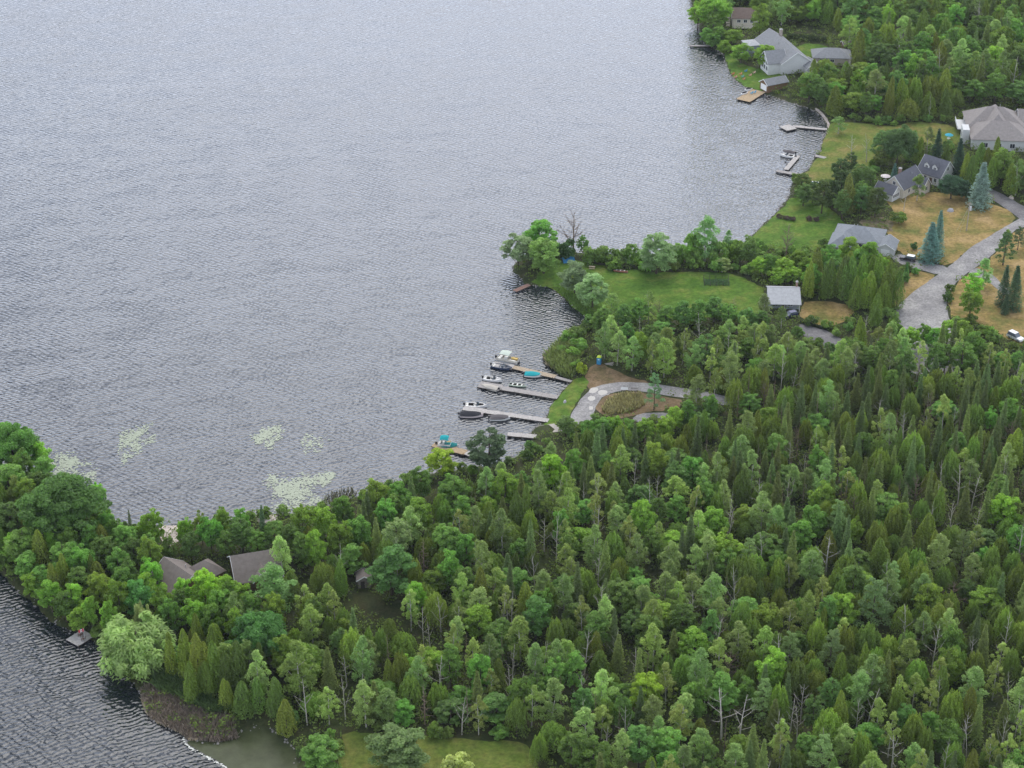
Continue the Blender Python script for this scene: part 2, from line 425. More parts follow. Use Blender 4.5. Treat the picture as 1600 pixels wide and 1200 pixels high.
    ms = t.nodes.new('ShaderNodeMixShader'); t.links.new(k.outputs[0], ms.inputs[0]); t.links.new(df.outputs[0], ms.inputs[1]); t.links.new(gl.outputs[0], ms.inputs[2]); t.links.new(ms.outputs[0], out.inputs['Surface'])
    return m
M_WATER = watermat()
def build_water():
    v = [(-1500, -800, 0), (1500, -800, 0), (1500, 2500, 0), (-1500, 2500, 0)]
    o = bpy.data.objects.new('lake_water', me_np('lake_water', v, [(0, 1, 2, 3)], M_WATER)); link(o); tag(o, kind='structure')
build_water()

# lawns, dry grass, roads (photo-pixel outlines)
Z = {}
Z['point_lawn'] = [(830, 447), (861, 450), (879, 463), (893, 477), (908, 488), (922, 500), (950, 505), (1000, 500), (1060, 500), (1110, 495), (1180, 500), (1198, 496), (1197, 452), (1185, 446), (1150, 428), (1090, 424), (1040, 426), (1000, 424), (965, 419), (930, 412), (890, 404), (868, 402), (848, 415), (838, 432)]
Z['launch_lawn'] = [(893, 596), (905, 590), (916, 588), (918, 600), (905, 622), (893, 640), (888, 655), (870, 664), (846, 664), (857, 651), (860, 635), (872, 620), (883, 607)]
Z['launch_dirt'] = [(914, 590), (921, 576), (933, 567), (948, 570), (960, 580), (985, 590), (1015, 598), (1015, 606), (975, 602), (940, 605), (918, 609)]
Z['loop_island'] = [(925, 640), (945, 618), (975, 611), (1005, 613), (1040, 620), (1072, 625), (1060, 640), (1010, 645), (960, 655)]
Z['bay_lawn'] = [(1293, 200), (1300, 190), (1330, 192), (1380, 196), (1402, 198), (1420, 190), (1500, 196), (1500, 230), (1460, 232), (1400, 228), (1370, 240), (1360, 268), (1300, 300), (1262, 298), (1244, 288), (1253, 272), (1266, 265), (1271, 254), (1277, 245), (1283, 236), (1286, 225), (1291, 212)]
Z['shore_lawn'] = [(1190, 355), (1205, 343), (1216, 332), (1227, 319), (1240, 306), (1290, 320), (1300, 330), (1320, 345), (1318, 372), (1280, 392), (1230, 392), (1180, 384), (1170, 380), (1179, 368)]
Z['front_dry'] = [(1390, 345), (1395, 330), (1385, 310), (1400, 300), (1450, 300), (1500, 305), (1540, 316), (1570, 324), (1588, 340), (1583, 348), (1560, 362), (1527, 381), (1504, 399), (1483, 416), (1455, 408), (1430, 404), (1405, 395), (1388, 375), (1385, 358)]
Z['side_dry'] = [(1424, 424), (1440, 424), (1464, 430), (1443, 446), (1418, 465), (1404, 478), (1390, 478), (1395, 460), (1410, 445)]
Z['verge_dry'] = [(1484, 460), (1487, 452), (1499, 439), (1525, 420), (1546, 406), (1558, 393), (1592, 356), (1660, 350), (1680, 560), (1590, 540), (1530, 505), (1490, 500), (1480, 480)]
Z['cottage_dry'] = [(1250, 473), (1280, 470), (1320, 474), (1335, 485), (1325, 500), (1300, 512), (1275, 510), (1250, 500)]
Z['north_lawn'] = [(1131, 81), (1140, 82), (1160, 100), (1190, 110), (1235, 90), (1250, 68), (1290, 70), (1300, 80), (1250, 100), (1220, 118), (1200, 140), (1190, 145), (1168, 138), (1153, 128), (1142, 115), (1137, 101)]
Z['south_lawn'] = [(528, 1152), (560, 1142), (640, 1150), (720, 1156), (800, 1158), (835, 1168), (850, 1230), (840, 1320), (560, 1320), (530, 1250)]
Z['clearing'] = [(548, 930), (568, 924), (600, 942), (632, 956), (636, 972), (605, 976), (562, 958)]
sheet('lawn', Z['point_lawn'], M_LAWN, seed=2)
sheet('lawn', Z['launch_lawn'], M_LAWN, seed=3)
sheet('dirt', Z['launch_dirt'], M_DIRT, .06, seed=4)
sheet('dirt', Z['loop_island'], M_DIRT, .06, seed=5)
sheet('lawn', Z['bay_lawn'], M_LAWN2, seed=6)
sheet('lawn', Z['shore_lawn'], M_LAWN, seed=7)
sheet('dry_grass', Z['front_dry'], M_DRY, .06, seed=8)
sheet('dry_grass', Z['side_dry'], M_DRY, .06, seed=9)
sheet('dry_grass', Z['verge_dry'], M_DRY, .06, seed=10)
sheet('dry_grass', Z['cottage_dry'], M_DRY, .06, seed=11)
sheet('lawn', Z['north_lawn'], M_LAWN, seed=12)
sheet('lawn', Z['south_lawn'], M_LAWN2, seed=13)
sheet('dirt', Z['clearing'], mottled('damp_clearing', [(.032, .045, .016), (.045, .05, .02), (.055, .05, .025)], (.3, 1.5)), .05, seed=14)
Z['lane'] = [(1583, 347), (1560, 361), (1527, 380), (1504, 398), (1483, 417), (1465, 429), (1443, 445), (1418, 464), (1404, 477), (1397, 492), (1400, 520), (1410, 560), (1430, 590), (1500, 590), (1500, 540), (1488, 508), (1481, 492), (1478, 470), (1485, 452), (1497, 438), (1523, 419), (1544, 405), (1555, 394), (1572, 372), (1592, 356), (1640, 345), (1700, 345), (1700, 330), (1640, 330), (1600, 338)]
Z['upper_drive'] = [(1545, 296), (1552, 297), (1575, 308), (1602, 325), (1640, 334), (1630, 343), (1598, 346), (1590, 340), (1570, 325), (1546, 310), (1538, 304)]
Z['car_drive'] = [(1398, 398), (1412, 398), (1430, 407), (1455, 412), (1480, 417), (1478, 424), (1464, 430), (1445, 424), (1424, 420), (1405, 412), (1392, 404)]
Z['east_drive'] = [(1512, 427), (1524, 418), (1535, 423), (1553, 430), (1566, 446), (1580, 458), (1570, 462), (1553, 448), (1540, 436), (1520, 432)]
Z['cottage_drive'] = [(1246, 508), (1258, 505), (1275, 511), (1296, 519), (1330, 540), (1350, 570), (1320, 575), (1290, 545), (1258, 530)]
Z['loop_road'] = [(1108, 613), (1060, 606), (1015, 599), (975, 597), (945, 600), (925, 607), (910, 621), (898, 638), (890, 652), (893, 668), (925, 668), (927, 650), (932, 632), (944, 618), (972, 610), (1005, 612), (1050, 620), (1104, 627), (1140, 636), (1150, 624)]
Z['loop_back'] = [(985, 655), (1000, 647), (1030, 644), (1050, 648), (1040, 658), (1000, 662)]
Z['ramp_pad'] = [(841, 665.5), (866, 666.5), (880, 679), (832, 679)]
sheet('road', Z['lane'], M_ROAD, .10, seed=20, jit=.12)
sheet('driveway', Z['upper_drive'], M_DRIVE, .13, seed=21, jit=.1)
sheet('driveway', Z['car_drive'], M_ROAD, .13, seed=22, jit=.1)
sheet('driveway', Z['east_drive'], M_ROAD, .13, seed=23, jit=.1)
sheet('driveway', Z['cottage_drive'], M_DRIVE, .12, seed=24, jit=.1)
sheet('road', Z['loop_road'], M_ROAD, .10, seed=25, jit=.12)
sheet('road', Z['loop_back'], M_ROAD, .09, seed=26, jit=.2)
# ------------------------------------------------------------------ houses
def roofmat(name, col):
    m = mat(name, col, .9, .15, noise=.14, nscale=1.2)
    t = m.node_tree; b = t.nodes['Principled BSDF']
    tc = t.nodes.new('ShaderNodeTexCoord'); wv = t.nodes.new('ShaderNodeTexWave'); wv.bands_direction = 'Z'; wv.inputs['Scale'].default_value = 2.2; wv.inputs['Distortion'].default_value = .6
    bp = t.nodes.new('ShaderNodeBump'); bp.inputs['Strength'].default_value = .35; bp.inputs['Distance'].default_value = .05
    t.links.new(tc.outputs['Object'], wv.inputs['Vector']); t.links.new(wv.outputs[0], bp.inputs['Height']); t.links.new(bp.outputs[0], b.inputs['Normal'])
    return m
RF_BLUE = roofmat('shingle_slate', (.21, .224, .238)); RF_DARK = roofmat('shingle_charcoal', (.115, .118, .135)); RF_TAN = roofmat('shingle_tan', (.25, .225, .21))
RF_BROWN = roofmat('shingle_brown', (.185, .158, .14)); RF_GREY = roofmat('shingle_grey', (.215, .22, .225)); RF_PALE = roofmat('roof_pale_metal', (.36, .365, .37)); RF_RED = roofmat('shingle_redbrown', (.16, .12, .10))
W_WHITE = mat('siding_white', (.56, .56, .545), .7, .2, noise=.06, nscale=2); W_CREAM = mat('siding_cream', (.60, .55, .46), .8, .2, noise=.08, nscale=2)
W_BEIGE = mat('siding_beige', (.42, .37, .30), .8, .2, noise=.1, nscale=2); W_WOOD = mat('siding_wood', (.18, .11, .06), .85, .2, noise=.25, nscale=3); W_GREY = mat('siding_bluegrey', (.30, .33, .37), .8, .2, noise=.08, nscale=2)
W_STONE = mat('stone_wall', (.36, .31, .26), .9, .1, noise=.3, nscale=3); M_TRIM = mat('trim_white', (.78, .78, .76), .6, .3); M_GLASS = mat('window_glass', (.03, .035, .045), .08, .6); M_BRICK = mat('chimney_brick', (.30, .20, .16), .9, .1, noise=.25, nscale=5)
M_DARKGAP = mat('door_brown', (.12, .07, .045), .6, .3); M_METAL = mat('metal_grey', (.45, .46, .47), .4, .5, metal=.6)
HOUSE_FOOT = []
class House:
    def __init__(s, name, label, c, rz, cat='house'):
        z = hgt(c[0], c[1]); s.root = empty(name, (c[0], c[1], z), rz); tag(s.root, label, cat); s.c = c; s.rz = rz
    def foot(s, x0, x1, y0, y1):
        cs, sn = math.cos(s.rz), math.sin(s.rz)
        HOUSE_FOOT.append([(s.c[0] + x * cs - y * sn, s.c[1] + x * sn + y * cs) for x, y in ((x0, y0), (x1, y0), (x1, y1), (x0, y1))])
    def block(s, x0, x1, y0, y1, wh, rh, wallm, roofm, kind='gable', axis='x', ov=.45, z0=-.4, zb=0.0):
        """one wing: walls up to wh, roof rising rh above; axis = ridge direction"""
        s.foot(x0 - .3, x1 + .3, y0 - .3, y1 + .3)
        w = MB(); w.box(x0, x1, y0, y1, zb + z0, wh)
        if kind == 'gable':
            if axis == 'x':
                ym = (y0 + y1) / 2
                for x in (x0, x1): w.add([(x, y0, wh), (x, y1, wh), (x, ym, wh + rh)], [(0, 1, 2) if x == x1 else (2, 1, 0)])
            else:
                xm = (x0 + x1) / 2
                for y in (y0, y1): w.add([(x0, y, wh), (x1, y, wh), (xm, y, wh + rh)], [(0, 1, 2) if y == y0 else (2, 1, 0)])
        w.build('wall', wallm, s.root)
        r = MB(); th = .16
        def slope(a, b, c, d):   # four top corners, extruded down
            P = [Vector(q) for q in (a, b, c, d)]; n = (P[1] - P[0]).cross(P[3] - P[0] if (P[3] - P[0]).length > 1e-6 else P[2] - P[0]).normalized()
            if n.z < 0: n = -n
            lo = [p - Vector((0, 0, th)) for p in P]
            r.add(P + lo, [(0, 1, 2, 3), (7, 6, 5, 4), (0, 4, 5, 1), (1, 5, 6, 2), (2, 6, 7, 3), (3, 7, 4, 0)])
        if axis == 'x': X0, X1, Y0, Y1 = x0, x1, y0, y1; T = lambda x, y, z: (x, y, z)
        else: X0, X1, Y0, Y1 = y0, y1, x0, x1; T = lambda x, y, z: (y, x, z)
        ym = (Y0 + Y1) / 2; hw = (Y1 - Y0) / 2; k = rh / hw; e = wh - ov * k + th; top = wh + rh + th
        if kind == 'gable':
            slope(T(X0 - ov, Y0 - ov, e), T(X1 + ov, Y0 - ov, e), T(X1 + ov, ym, top), T(X0 - ov, ym, top))
            slope(T(X1 + ov, Y1 + ov, e), T(X0 - ov, Y1 + ov, e), T(X0 - ov, ym, top), T(X1 + ov, ym, top))
        elif kind == 'hip':
            i = min(hw, (X1 - X0) / 2 - .05)
            slope(T(X0 - ov, Y0 - ov, e), T(X1 + ov, Y0 - ov, e), T(X1 - i, ym, top), T(X0 + i, ym, top))
            slope(T(X1 + ov, Y1 + ov, e), T(X0 - ov, Y1 + ov, e), T(X0 + i, ym, top), T(X1 - i, ym, top))
            for (xa, xb, fl) in ((X0 - ov, X0 + i, 0), (X1 + ov, X1 - i, 1)):
                P = [T(xa, Y0 - ov, e), T(xa, Y1 + ov, e), T(xb, ym, top)]; lo = [(p[0], p[1], p[2] - th) for p in P]
                r.add(P + lo, [(0, 1, 2), (5, 4, 3), (0, 3, 4, 1), (1, 4, 5, 2), (2, 5, 3, 0)])
        elif kind == 'shed':   # ridge off-centre: rh = (rise, ridge position 0..1)
            pass
        ro = r.build('roof', roofm, s.root)
        # fascia trim under the eaves of gables
        if kind == 'gable':
            for x in (X0 - ov - .03, X1 + ov + .03):
                for sg in (-1, 1):
                    a = Vector(T(x, ym + sg * (hw + ov), e - .1)); b = Vector(T(x, ym, top - .1)); MB().bar(a, b, .06, .22).build('fascia', M_TRIM, ro)
        return ro
    def window(s, x, y, z, wd, ht, face, fm=None):
        """face: '-y','+y','-x','+x' outward direction; (x, y) on the wall plane"""
        fr, pn = MB(), MB(); d = .05
        def B(mb, a0, a1, z0, z1, t0, t1):
            if face == '-y': mb.box(x + a0, x + a1, y - t1, y - t0, z0, z1)
            elif face == '+y': mb.box(x + a0, x + a1, y + t0, y + t1, z0, z1)
            elif face == '-x': mb.box(x - t1, x - t0, y + a0, y + a1, z0, z1)
            else: mb.box(x + t0, x + t1, y + a0, y + a1, z0, z1)
        h = wd / 2; b = .1
        B(fr, -h - b, -h, z - b, z + ht + b, .01, .07); B(fr, h, h + b, z - b, z + ht + b, .01, .07)
        B(fr, -h, h, z - b, z, .01, .07); B(fr, -h, h, z + ht, z + ht + b, .01, .07); B(fr, -.03, .03, z, z + ht, .012, .065)
        o = fr.build('window', fm or M_TRIM, s.root); B(pn, -h, h, z, z + ht, .003, .03); pn.build('pane', M_GLASS, o)
    def door(s, x, y, wd, ht, face, m, z=0.0):
        mb = MB()
        if face == '-y': mb.box(x - wd / 2, x + wd / 2, y - .06, y - .004, z, z + ht)
        elif face == '+y': mb.box(x - wd / 2, x + wd / 2, y + .004, y + .06, z, z + ht)
        elif face == '-x': mb.box(x - .06, x - .004, y - wd / 2, y + wd / 2, z, z + ht)
        else: mb.box(x + .004, x + .06, y - wd / 2, y + wd / 2, z, z + ht)
        o = mb.build('door', m, s.root)
        k = MB(); s_ = -1 if face[0] == '-' else 1
        if face[1] == 'y': k.box(x + wd * .36, x + wd * .42, y + s_ * .061, y + s_ * .12, z + .95, z + 1.05)
        else: k.box(x + s_ * .061, x + s_ * .12, y + wd * .36, y + wd * .42, z + .95, z + 1.05)
        k.build('handle', M_METAL, o)
    def chimney(s, x, y, z0, z1, w_=.8, m=None):
        mb = MB(); mb.box(x - w_ / 2, x + w_ / 2, y - w_ / 2, y + w_ / 2, z0, z1); o = mb.build('chimney', m or M_BRICK, s.root)
        c = MB(); c.box(x - w_ / 2 - .1, x + w_ / 2 + .1, y - w_ / 2 - .1, y + w_ / 2 + .1, z1 + .003, z1 + .15); c.box(x - .18, x + .18, y - .18, y + .18, z1 + .15, z1 + .4); c.build('chimney_cap', mat('concrete', (.42, .41, .39), .9, .1, noise=.1), o)
    def vent(s, x, y, z): MB().lathe([(0, .5), (.09, .5), (.09, -.4)], 6, (x, y, z)).build('vent_pipe', M_METAL, s.root)
def frame_from(p0, p1, z):
    """centre, rotation and length of a line seen from pixel p0 to p1 at height z above the land"""
    a = at(p0[0], p0[1], z + 1.2); b = at(p1[0], p1[1], z + 1.2); d = b - a
    return (a + b) / 2, math.atan2(d.y, d.x), d.length

def solar_rail(): pass
# dormered house
c, a, l = frame_from((1445, 244), (1484, 256), 7.4)
h = House('dormer_house', 'grey-roofed white house with two dormers above the dry lawn', c, a)
hl = l / 2 - .4
h.block(-hl, hl, -4.3, 4.3, 3.1, 4.3, W_WHITE, RF_DARK, ov=.4)
for dx in (-hl * .42, hl * .28):
    d = MB(); d.box(dx - .95, dx + .95, -3.0, -1.2, 3.9, 5.55); d.add([(dx - .95, -3.0, 5.55), (dx + .95, -3.0, 5.55), (dx, -3.0, 6.5)], [(0, 1, 2)]); do = d.build('dormer', W_WHITE, h.root)
    rr = MB()
    for sg in (-1, 1):
        P = [(dx, -3.25, 6.62), (dx + sg * 1.2, -3.25, 5.42), (dx + sg * 1.2, -1.0, 5.42), (dx, -.6, 6.62)]; lo = [(p[0], p[1], p[2] - .1) for p in P]
        rr.add(P + lo, [(0, 1, 2, 3), (7, 6, 5, 4), (0, 4, 5, 1), (1, 5, 6, 2), (2, 6, 7, 3), (3, 7, 4, 0)])
    rr.build('dormer_roof', RF_DARK, do); h.window(dx, -3.0, 4.35, .9, 1.0, '-y')
for x in (-3.0, -1.2, 2.6): h.window(x, -4.3, 1.0, 1.0, 1.3, '-y')
h.door(.9, -4.3, 1.0, 2.1, '-y', M_DARKGAP); h.window(hl, 0, 4.2, 1.0, 1.3, '+x'); h.window(hl, -1.9, 1.0, .9, 1.3, '+x'); h.window(hl, 1.9, 1.0, .9, 1.3, '+x')
# white gabled house left of it
c, a, l = frame_from((1398, 279), (1429, 262), 6.6)
h = House('gabled_house', 'cream house with a steep charcoal gable roof left of the dormered house', c, a)
hl = l / 2
h.block(-hl, hl, -3.6, 3.6, 3.2, 3.6, W_CREAM, RF_DARK, ov=.35)
h.block(-hl - 4.6, -hl + .2, -2.4, 4.2, 2.6, 2.0, W_WHITE, RF_DARK, 'gable', 'y', .35)
h.block(hl - 5.4, hl - 1.0, -6.8, -3.3, 2.7, 2.4, W_CREAM, RF_DARK, 'gable', 'y', .35)
h.window(-hl, 0, 3.9, .9, 1.1, '-x')
for x in (-hl - 3.6, -hl - 2.4, -hl - 1.2): h.window(x, -2.4, 1.0, .9, 1.2, '-y')
for x in (-2.5, .2): h.window(x, -3.6, 1.0, 1.0, 1.3, '-y')
h.window(hl - 3.2, -6.8, 1.0, 1.2, 1.3, '-y'); h.chimney(-1.0, 1.2, 4.0, 7.6); h.vent(2.0, -1.5, 5.6)
# slate hipped house
c, a, l = frame_from((1318, 371), (1357, 347), 5.4)
c = at(1343, 363, 5.0)
h = House('hipped_house', 'long house with a slate blue hipped roof by the shore lawn', c, R(-18))
h.block(-7.0, 7.0, -5.6, 5.6, 2.9, 2.6, W_BEIGE, RF_BLUE, 'hip', 'x', .6)
h.block(-7.4, -.4, -10.5, -1.0, 2.8, 2.2, W_BEIGE, RF_BLUE, 'hip', 'y', .6)
h.vent(-2, 2.0, 4.6); h.vent(-1, 2.2, 4.6); h.vent(3, -1.5, 5.0)
for x in (1.5, 4.5): h.window(x, -5.6, .9, 1.3, 1.3, '-y')
for y in (-3, 0, 3): h.window(7.0, y, .9, 1.2, 1.3, '+x')
c = at(1386, 388, 2.6)
h = House('garage', 'small slate-roofed garage with a white gable beside the parked car', c, R(-20), 'garage')
h.block(-2.6, 2.6, -3.4, 3.4, 2.5, 1.5, W_WHITE, RF_BLUE, 'gable', 'y', .35); h.door(0, -3.4, 2.6, 2.1, '-y', M_TRIM)
# tan house
c = at(1556, 200, 5.5)
h = House('tan_house', 'big tan-roofed house with white walls and balconies', c, R(-6))
h.block(-9.5, 9.5, -1.0, 13.0, 4.6, 4.6, W_WHITE, RF_TAN, 'hip', 'x', .6)
h.block(-9.0, 10.0, -11.0, 2.5, 4.0, 4.0, W_WHITE, RF_TAN, 'hip', 'x', .6)
h.block(-4.2, 4.2, -6.0, 12.0, 5.0, 4.4, W_WHITE, RF_TAN, 'hip', 'y', .6)
h.block(8.5, 15.5, 4.0, 14.0, 4.4, 3.2, W_WHITE, RF_TAN, 'gable', 'x', .5)
for y in (1.5, 5.0, 9.0): h.window(-9.5, y, 2.2, 1.5, 1.8, '-x')
b_ = MB(); b_.box(-12.6, -9.52, 2.0, 11.0, 2.0, 2.25); b_.build('balcony', W_WHITE, h.root)
rl = MB()
for y in np.arange(2.1, 11, .9): rl.box(-12.6, -12.5, y, y + .08, 2.25, 3.2)
rl.box(-12.62, -12.5, 2.0, 11.0, 3.2, 3.3); rl.build('railing', M_TRIM, h.root)
t_ = MB(); t_.box(-11.8, -9.52, -6.5, -1.2, -.4, 5.2); t_.build('turret_wall', W_WHITE, h.root); h.window(-11.8, -4.0, 1.8, 1.6, 2.0, '-x')
for x in (-4.5, 0, 4.5): h.window(x, -11.0, 1.0, 1.6, 1.5, '-y')
h.vent(-6, -2, 7.2); h.vent(2, 9.5, 8.4); h.vent(4, -7, 6.2)
# grey lake house in the north
c, a, l = frame_from((1203, 46), (1246, 83), 8.0)
h = House('lake_house', 'large grey-roofed white house with many gable windows near the northern shore', c, a)
hl = l / 2
h.block(-hl, hl, -5.8, 5.8, 4.4, 3.8, W_WHITE, RF_GREY, 'gable', 'x', .5)
h.block(hl - 9.5, hl - 1.5, -10.5, -3.5, 4.4, 3.4, W_WHITE, RF_GREY, 'gable', 'y', .5)
for x in (hl - 7.8, hl - 5.5, hl - 3.2):
    h.window(x, -10.5, 1.0, 1.5, 1.6, '-y'); h.window(x, -10.5, 3.2, 1.4, 1.3, '-y')
h.block(-hl - .5, -hl + 6.0, -11.0, -5.5, 4.2, .5, W_GREY, RF_PALE, 'hip', 'x', .3)
for x in (-hl + .6, -hl + 2.6, -hl + 4.6): h.window(x, -11.0, 1.6, 1.5, 1.8, '-y')
for y in (-9.5, -7.2): h.window(-hl - .5, y, 1.6, 1.5, 1.8, '-x')
h.chimney(-hl + 5, 2.5, 5.0, 9.4, 1.0, W_STONE); h.vent(3, 2, 7.6); h.vent(0, -2, 7.6)
h.block(hl - 3, hl + 3.5, 3.0, 9.0, 3.0, 1.8, W_WHITE, RF_GREY, 'gable', 'x', .4)
# boathouse
c = at(1209, 131, 2.4)
h = House('boathouse', 'small boathouse with a grey roof and white door at the water', c, R(28), 'boathouse')
h.block(-4.4, 4.4, -2.5, 2.5, 2.6, 1.5, W_WOOD, RF_GREY, 'gable', 'x', .35); h.door(-4.4, 0, 3.6, 2.2, '-x', M_TRIM, .1)
# hipped bungalow roof behind the trees
c = at(1299, 86, 4.2)
h = House('grey_bungalow', 'low grey hipped roof showing behind the northern trees', c, R(-4))
h.block(-7.0, 7.0, -4.6, 4.6, 2.9, 2.2, W_BEIGE, RF_GREY, 'hip', 'x', .5); h.window(0, -4.6, 1, 1.4, 1.2, '-y'); h.window(-4, -4.6, 1, 1.4, 1.2, '-y')
c = at(1322, 73, 2.4)
h = House('brown_shed', 'tiny brown shed behind the low grey hipped roof', c, R(10), 'shed')
h.block(-1.6, 1.6, -1.6, 1.6, 2.1, .9, W_WOOD, RF_BROWN, 'gable', 'x', .25); h.door(0, -1.6, .9, 1.8, '-y', M_DARKGAP)
# brown-roofed cottage at the top
c = at(1164, 24, 5.0)
h = House('lake_cottage', 'cream cottage with a red-brown roof and outside stairs at the top', c, R(-3))
h.block(-5.0, 5.4, -4.4, 4.4, 4.2, 2.7, W_CREAM, RF_RED, 'gable', 'x', .5)
for x in (-2.6, 0, 2.6): h.window(x, -4.4, 2.3, 1.3, 1.1, '-y')
dk = MB(); dk.box(-4.6, 4.4, -6.8, -4.42, .6, .8); dk.box(-4.6, 4.4, -6.8, -6.72, 1.5, 1.6)
for x in np.arange(-4.6, 4.4, 1.0): dk.box(x, x + .08, -6.8, -6.72, .8, 1.5)
dk.build('deck', W_CREAM, h.root)
st = MB()
for i in range(9): st.box(-7.4, -5.9, 3.4 - i * .75, 4.15 - i * .75, 3.4 - i * .42, 3.55 - i * .42)
st.bar((-7.45, 4.1, 4.4), (-7.45, -3.0, .9), .1); st.bar((-5.85, 4.1, 4.4), (-5.85, -3.0, .9), .1)
st.build('stairs', W_CREAM, h.root)
# pale grey cottage by the point lawn
c = at(1224, 457, 4.6)
h = House('grey_cottage', 'small cottage with a pale grey metal roof at the end of the grassy point', c, R(-3))
wl = MB(); wl.box(-4.3, 4.3, -4.4, 4.4, -.4, 2.5); wl.build('wall', W_GREY, h.root); h.foot(-4.6, 4.6, -6.4, 4.8)
r = MB()
def slab(P, th=.16):
    lo = [(p[0], p[1], p[2] - th) for p in P]; r.add(list(P) + lo, [(0, 1, 2, 3), (7, 6, 5, 4), (0, 4, 5, 1), (1, 5, 6, 2), (2, 6, 7, 3), (3, 7, 4, 0)])
slab([(-4.7, -6.6, 2.45), (4.7, -6.6, 2.45), (4.7, .9, 4.3), (-4.7, .9, 4.3)])
slab([(4.7, 5.0, 2.6), (-4.7, 5.0, 2.6), (-4.7, .904, 4.3), (4.7, .904, 4.3)])
r.build('roof', RF_PALE, h.root)
rb = MB()
for x in np.arange(-4.4, 4.6, 1.1): rb.bar((x, -6.6, 2.48), (x, .85, 4.33), .05, .05)
rb.bar((-4.7, .9, 4.34), (4.7, .9, 4.34), .22, .06); rb.build('roof_ribs', mat('roof_rib', (.40, .40, .41), .6), h.root)
for x in (-4.2, 0, 4.2): MB().box(x - .07, x + .07, -6.4, -6.26, -.4, 2.3).build('porch_post', M_TRIM, h.root)
for x in (-2.4, 1.8): h.window(x, -4.4, .9, 1.3, 1.1, '-y')
h.door(0, -4.4, .95, 2.0, '-y', M_DARKGAP); h.chimney(4.0, 3.2, 2.8, 4.9, .55)
# two brown roofs on the headland
c, a, l = frame_from((258, 871), (298, 898), 6.6)
h = House('brown_house', 'brown-roofed house with crossing gables on the headland, left roof', c, a)
hl = l / 2
h.block(-hl, hl, -4.6, 4.6, 3.0, 3.2, W_WOOD, RF_BROWN, 'gable', 'x', .5)
h.block(-1.6, 4.2, 2.5, 9.0, 3.2, 2.4, W_WOOD, RF_BROWN, 'hip', 'y', .5)
h.vent(0, 2.0, 5.4); h.window(hl, 0, 1.0, 1.4, 1.3, '+x'); h.window(0, -4.6, 1.0, 1.4, 1.3, '-y')
c, a, l = frame_from((360, 871), (434, 859), 6.8)
h = House('brown_garage_house', 'long brown-roofed house with a small front gable on the headland, right roof', c, a)
hl = l / 2
h.block(-hl + .4, hl - .4, -5.2, 5.2, 3.0, 3.6, W_WOOD, RF_BROWN, 'gable', 'x', .5)
h.block(-1.2, 2.8, -5.9, -1.0, 3.0, 2.2, W_WOOD, RF_BROWN, 'gable', 'y', .35)
h.window(.8, -5.9, 1.0, 1.2, 1.3, '-y'); h.window(-4, -5.2, 1.0, 1.2, 1.3, '-y')
# the little shed in the clearing
c = at(569, 911, 2.0)
h = House('garden_shed', 'little weathered shed at the edge of the dim clearing', c, R(8), 'shed')
h.block(-1.5, 1.5, -1.5, 1.5, 2.2, .9, mat('weathered_boards', (.22, .19, .165), .9, .1, noise=.25), RF_BROWN, 'gable', 'y', .3); h.door(-.4, -1.5, .9, 1.8, '-y', mat('dark_door', (.05, .04, .035), .8))  # door in one even dark brown
# ------------------------------------------------------------------ trees: crown and trunk prototypes
RNG = np.random.default_rng(11)
def unit(v): return v / (np.linalg.norm(v, axis=1, keepdims=True) + 1e-9)
def cards(name, C, N, size, tint, aspect=.62, droop=None):
    """leaf sprays: one small kinked quad each, at C with facing N"""
    n = len(C); N = unit(N)
    r = unit(RNG.normal(size=(n, 3)))
    if droop is not None: r = unit(droop + .35 * r)
    T = unit(r - N * np.sum(r * N, 1, keepdims=True)); B = np.cross(N, T)
    s = (size * RNG.uniform(.65, 1.35, n))[:, None]
    k = s * aspect
    V = np.stack([C - T * s * .5, C + B * k * .5 + N * s * .08, C + T * s * .5, C - B * k * .5 + N * s * .08], 1).reshape(-1, 3)
    F = np.arange(4 * n).reshape(n, 4)
    me = me_np(name, V, F, M_LEAF)
    a = me.attributes.new('tint', 'FLOAT', 'FACE'); a.data.foreach_set('value', tint.astype(np.float32))
    return me
def clumped(cent, crad, per, flat=.75, up=.45, jit=.7):
    """points on the shells of leaf clumps"""
    K = len(cent)
    d = unit(RNG.normal(size=(K, per, 3)).reshape(-1, 3)).reshape(K, per, 3)
    d[:, :, 2] = np.where(RNG.random((K, per)) < .7, np.abs(d[:, :, 2]), d[:, :, 2])
    rr = RNG.uniform(.55, 1.05, (K, per, 1))
    P = cent[:, None, :] + d * rr * crad[:, None, None] * np.array([1, 1, flat])
    N = d * .8 + np.array([0, 0, up]) + RNG.normal(size=d.shape) * jit
    return P.reshape(-1, 3), N.reshape(-1, 3)

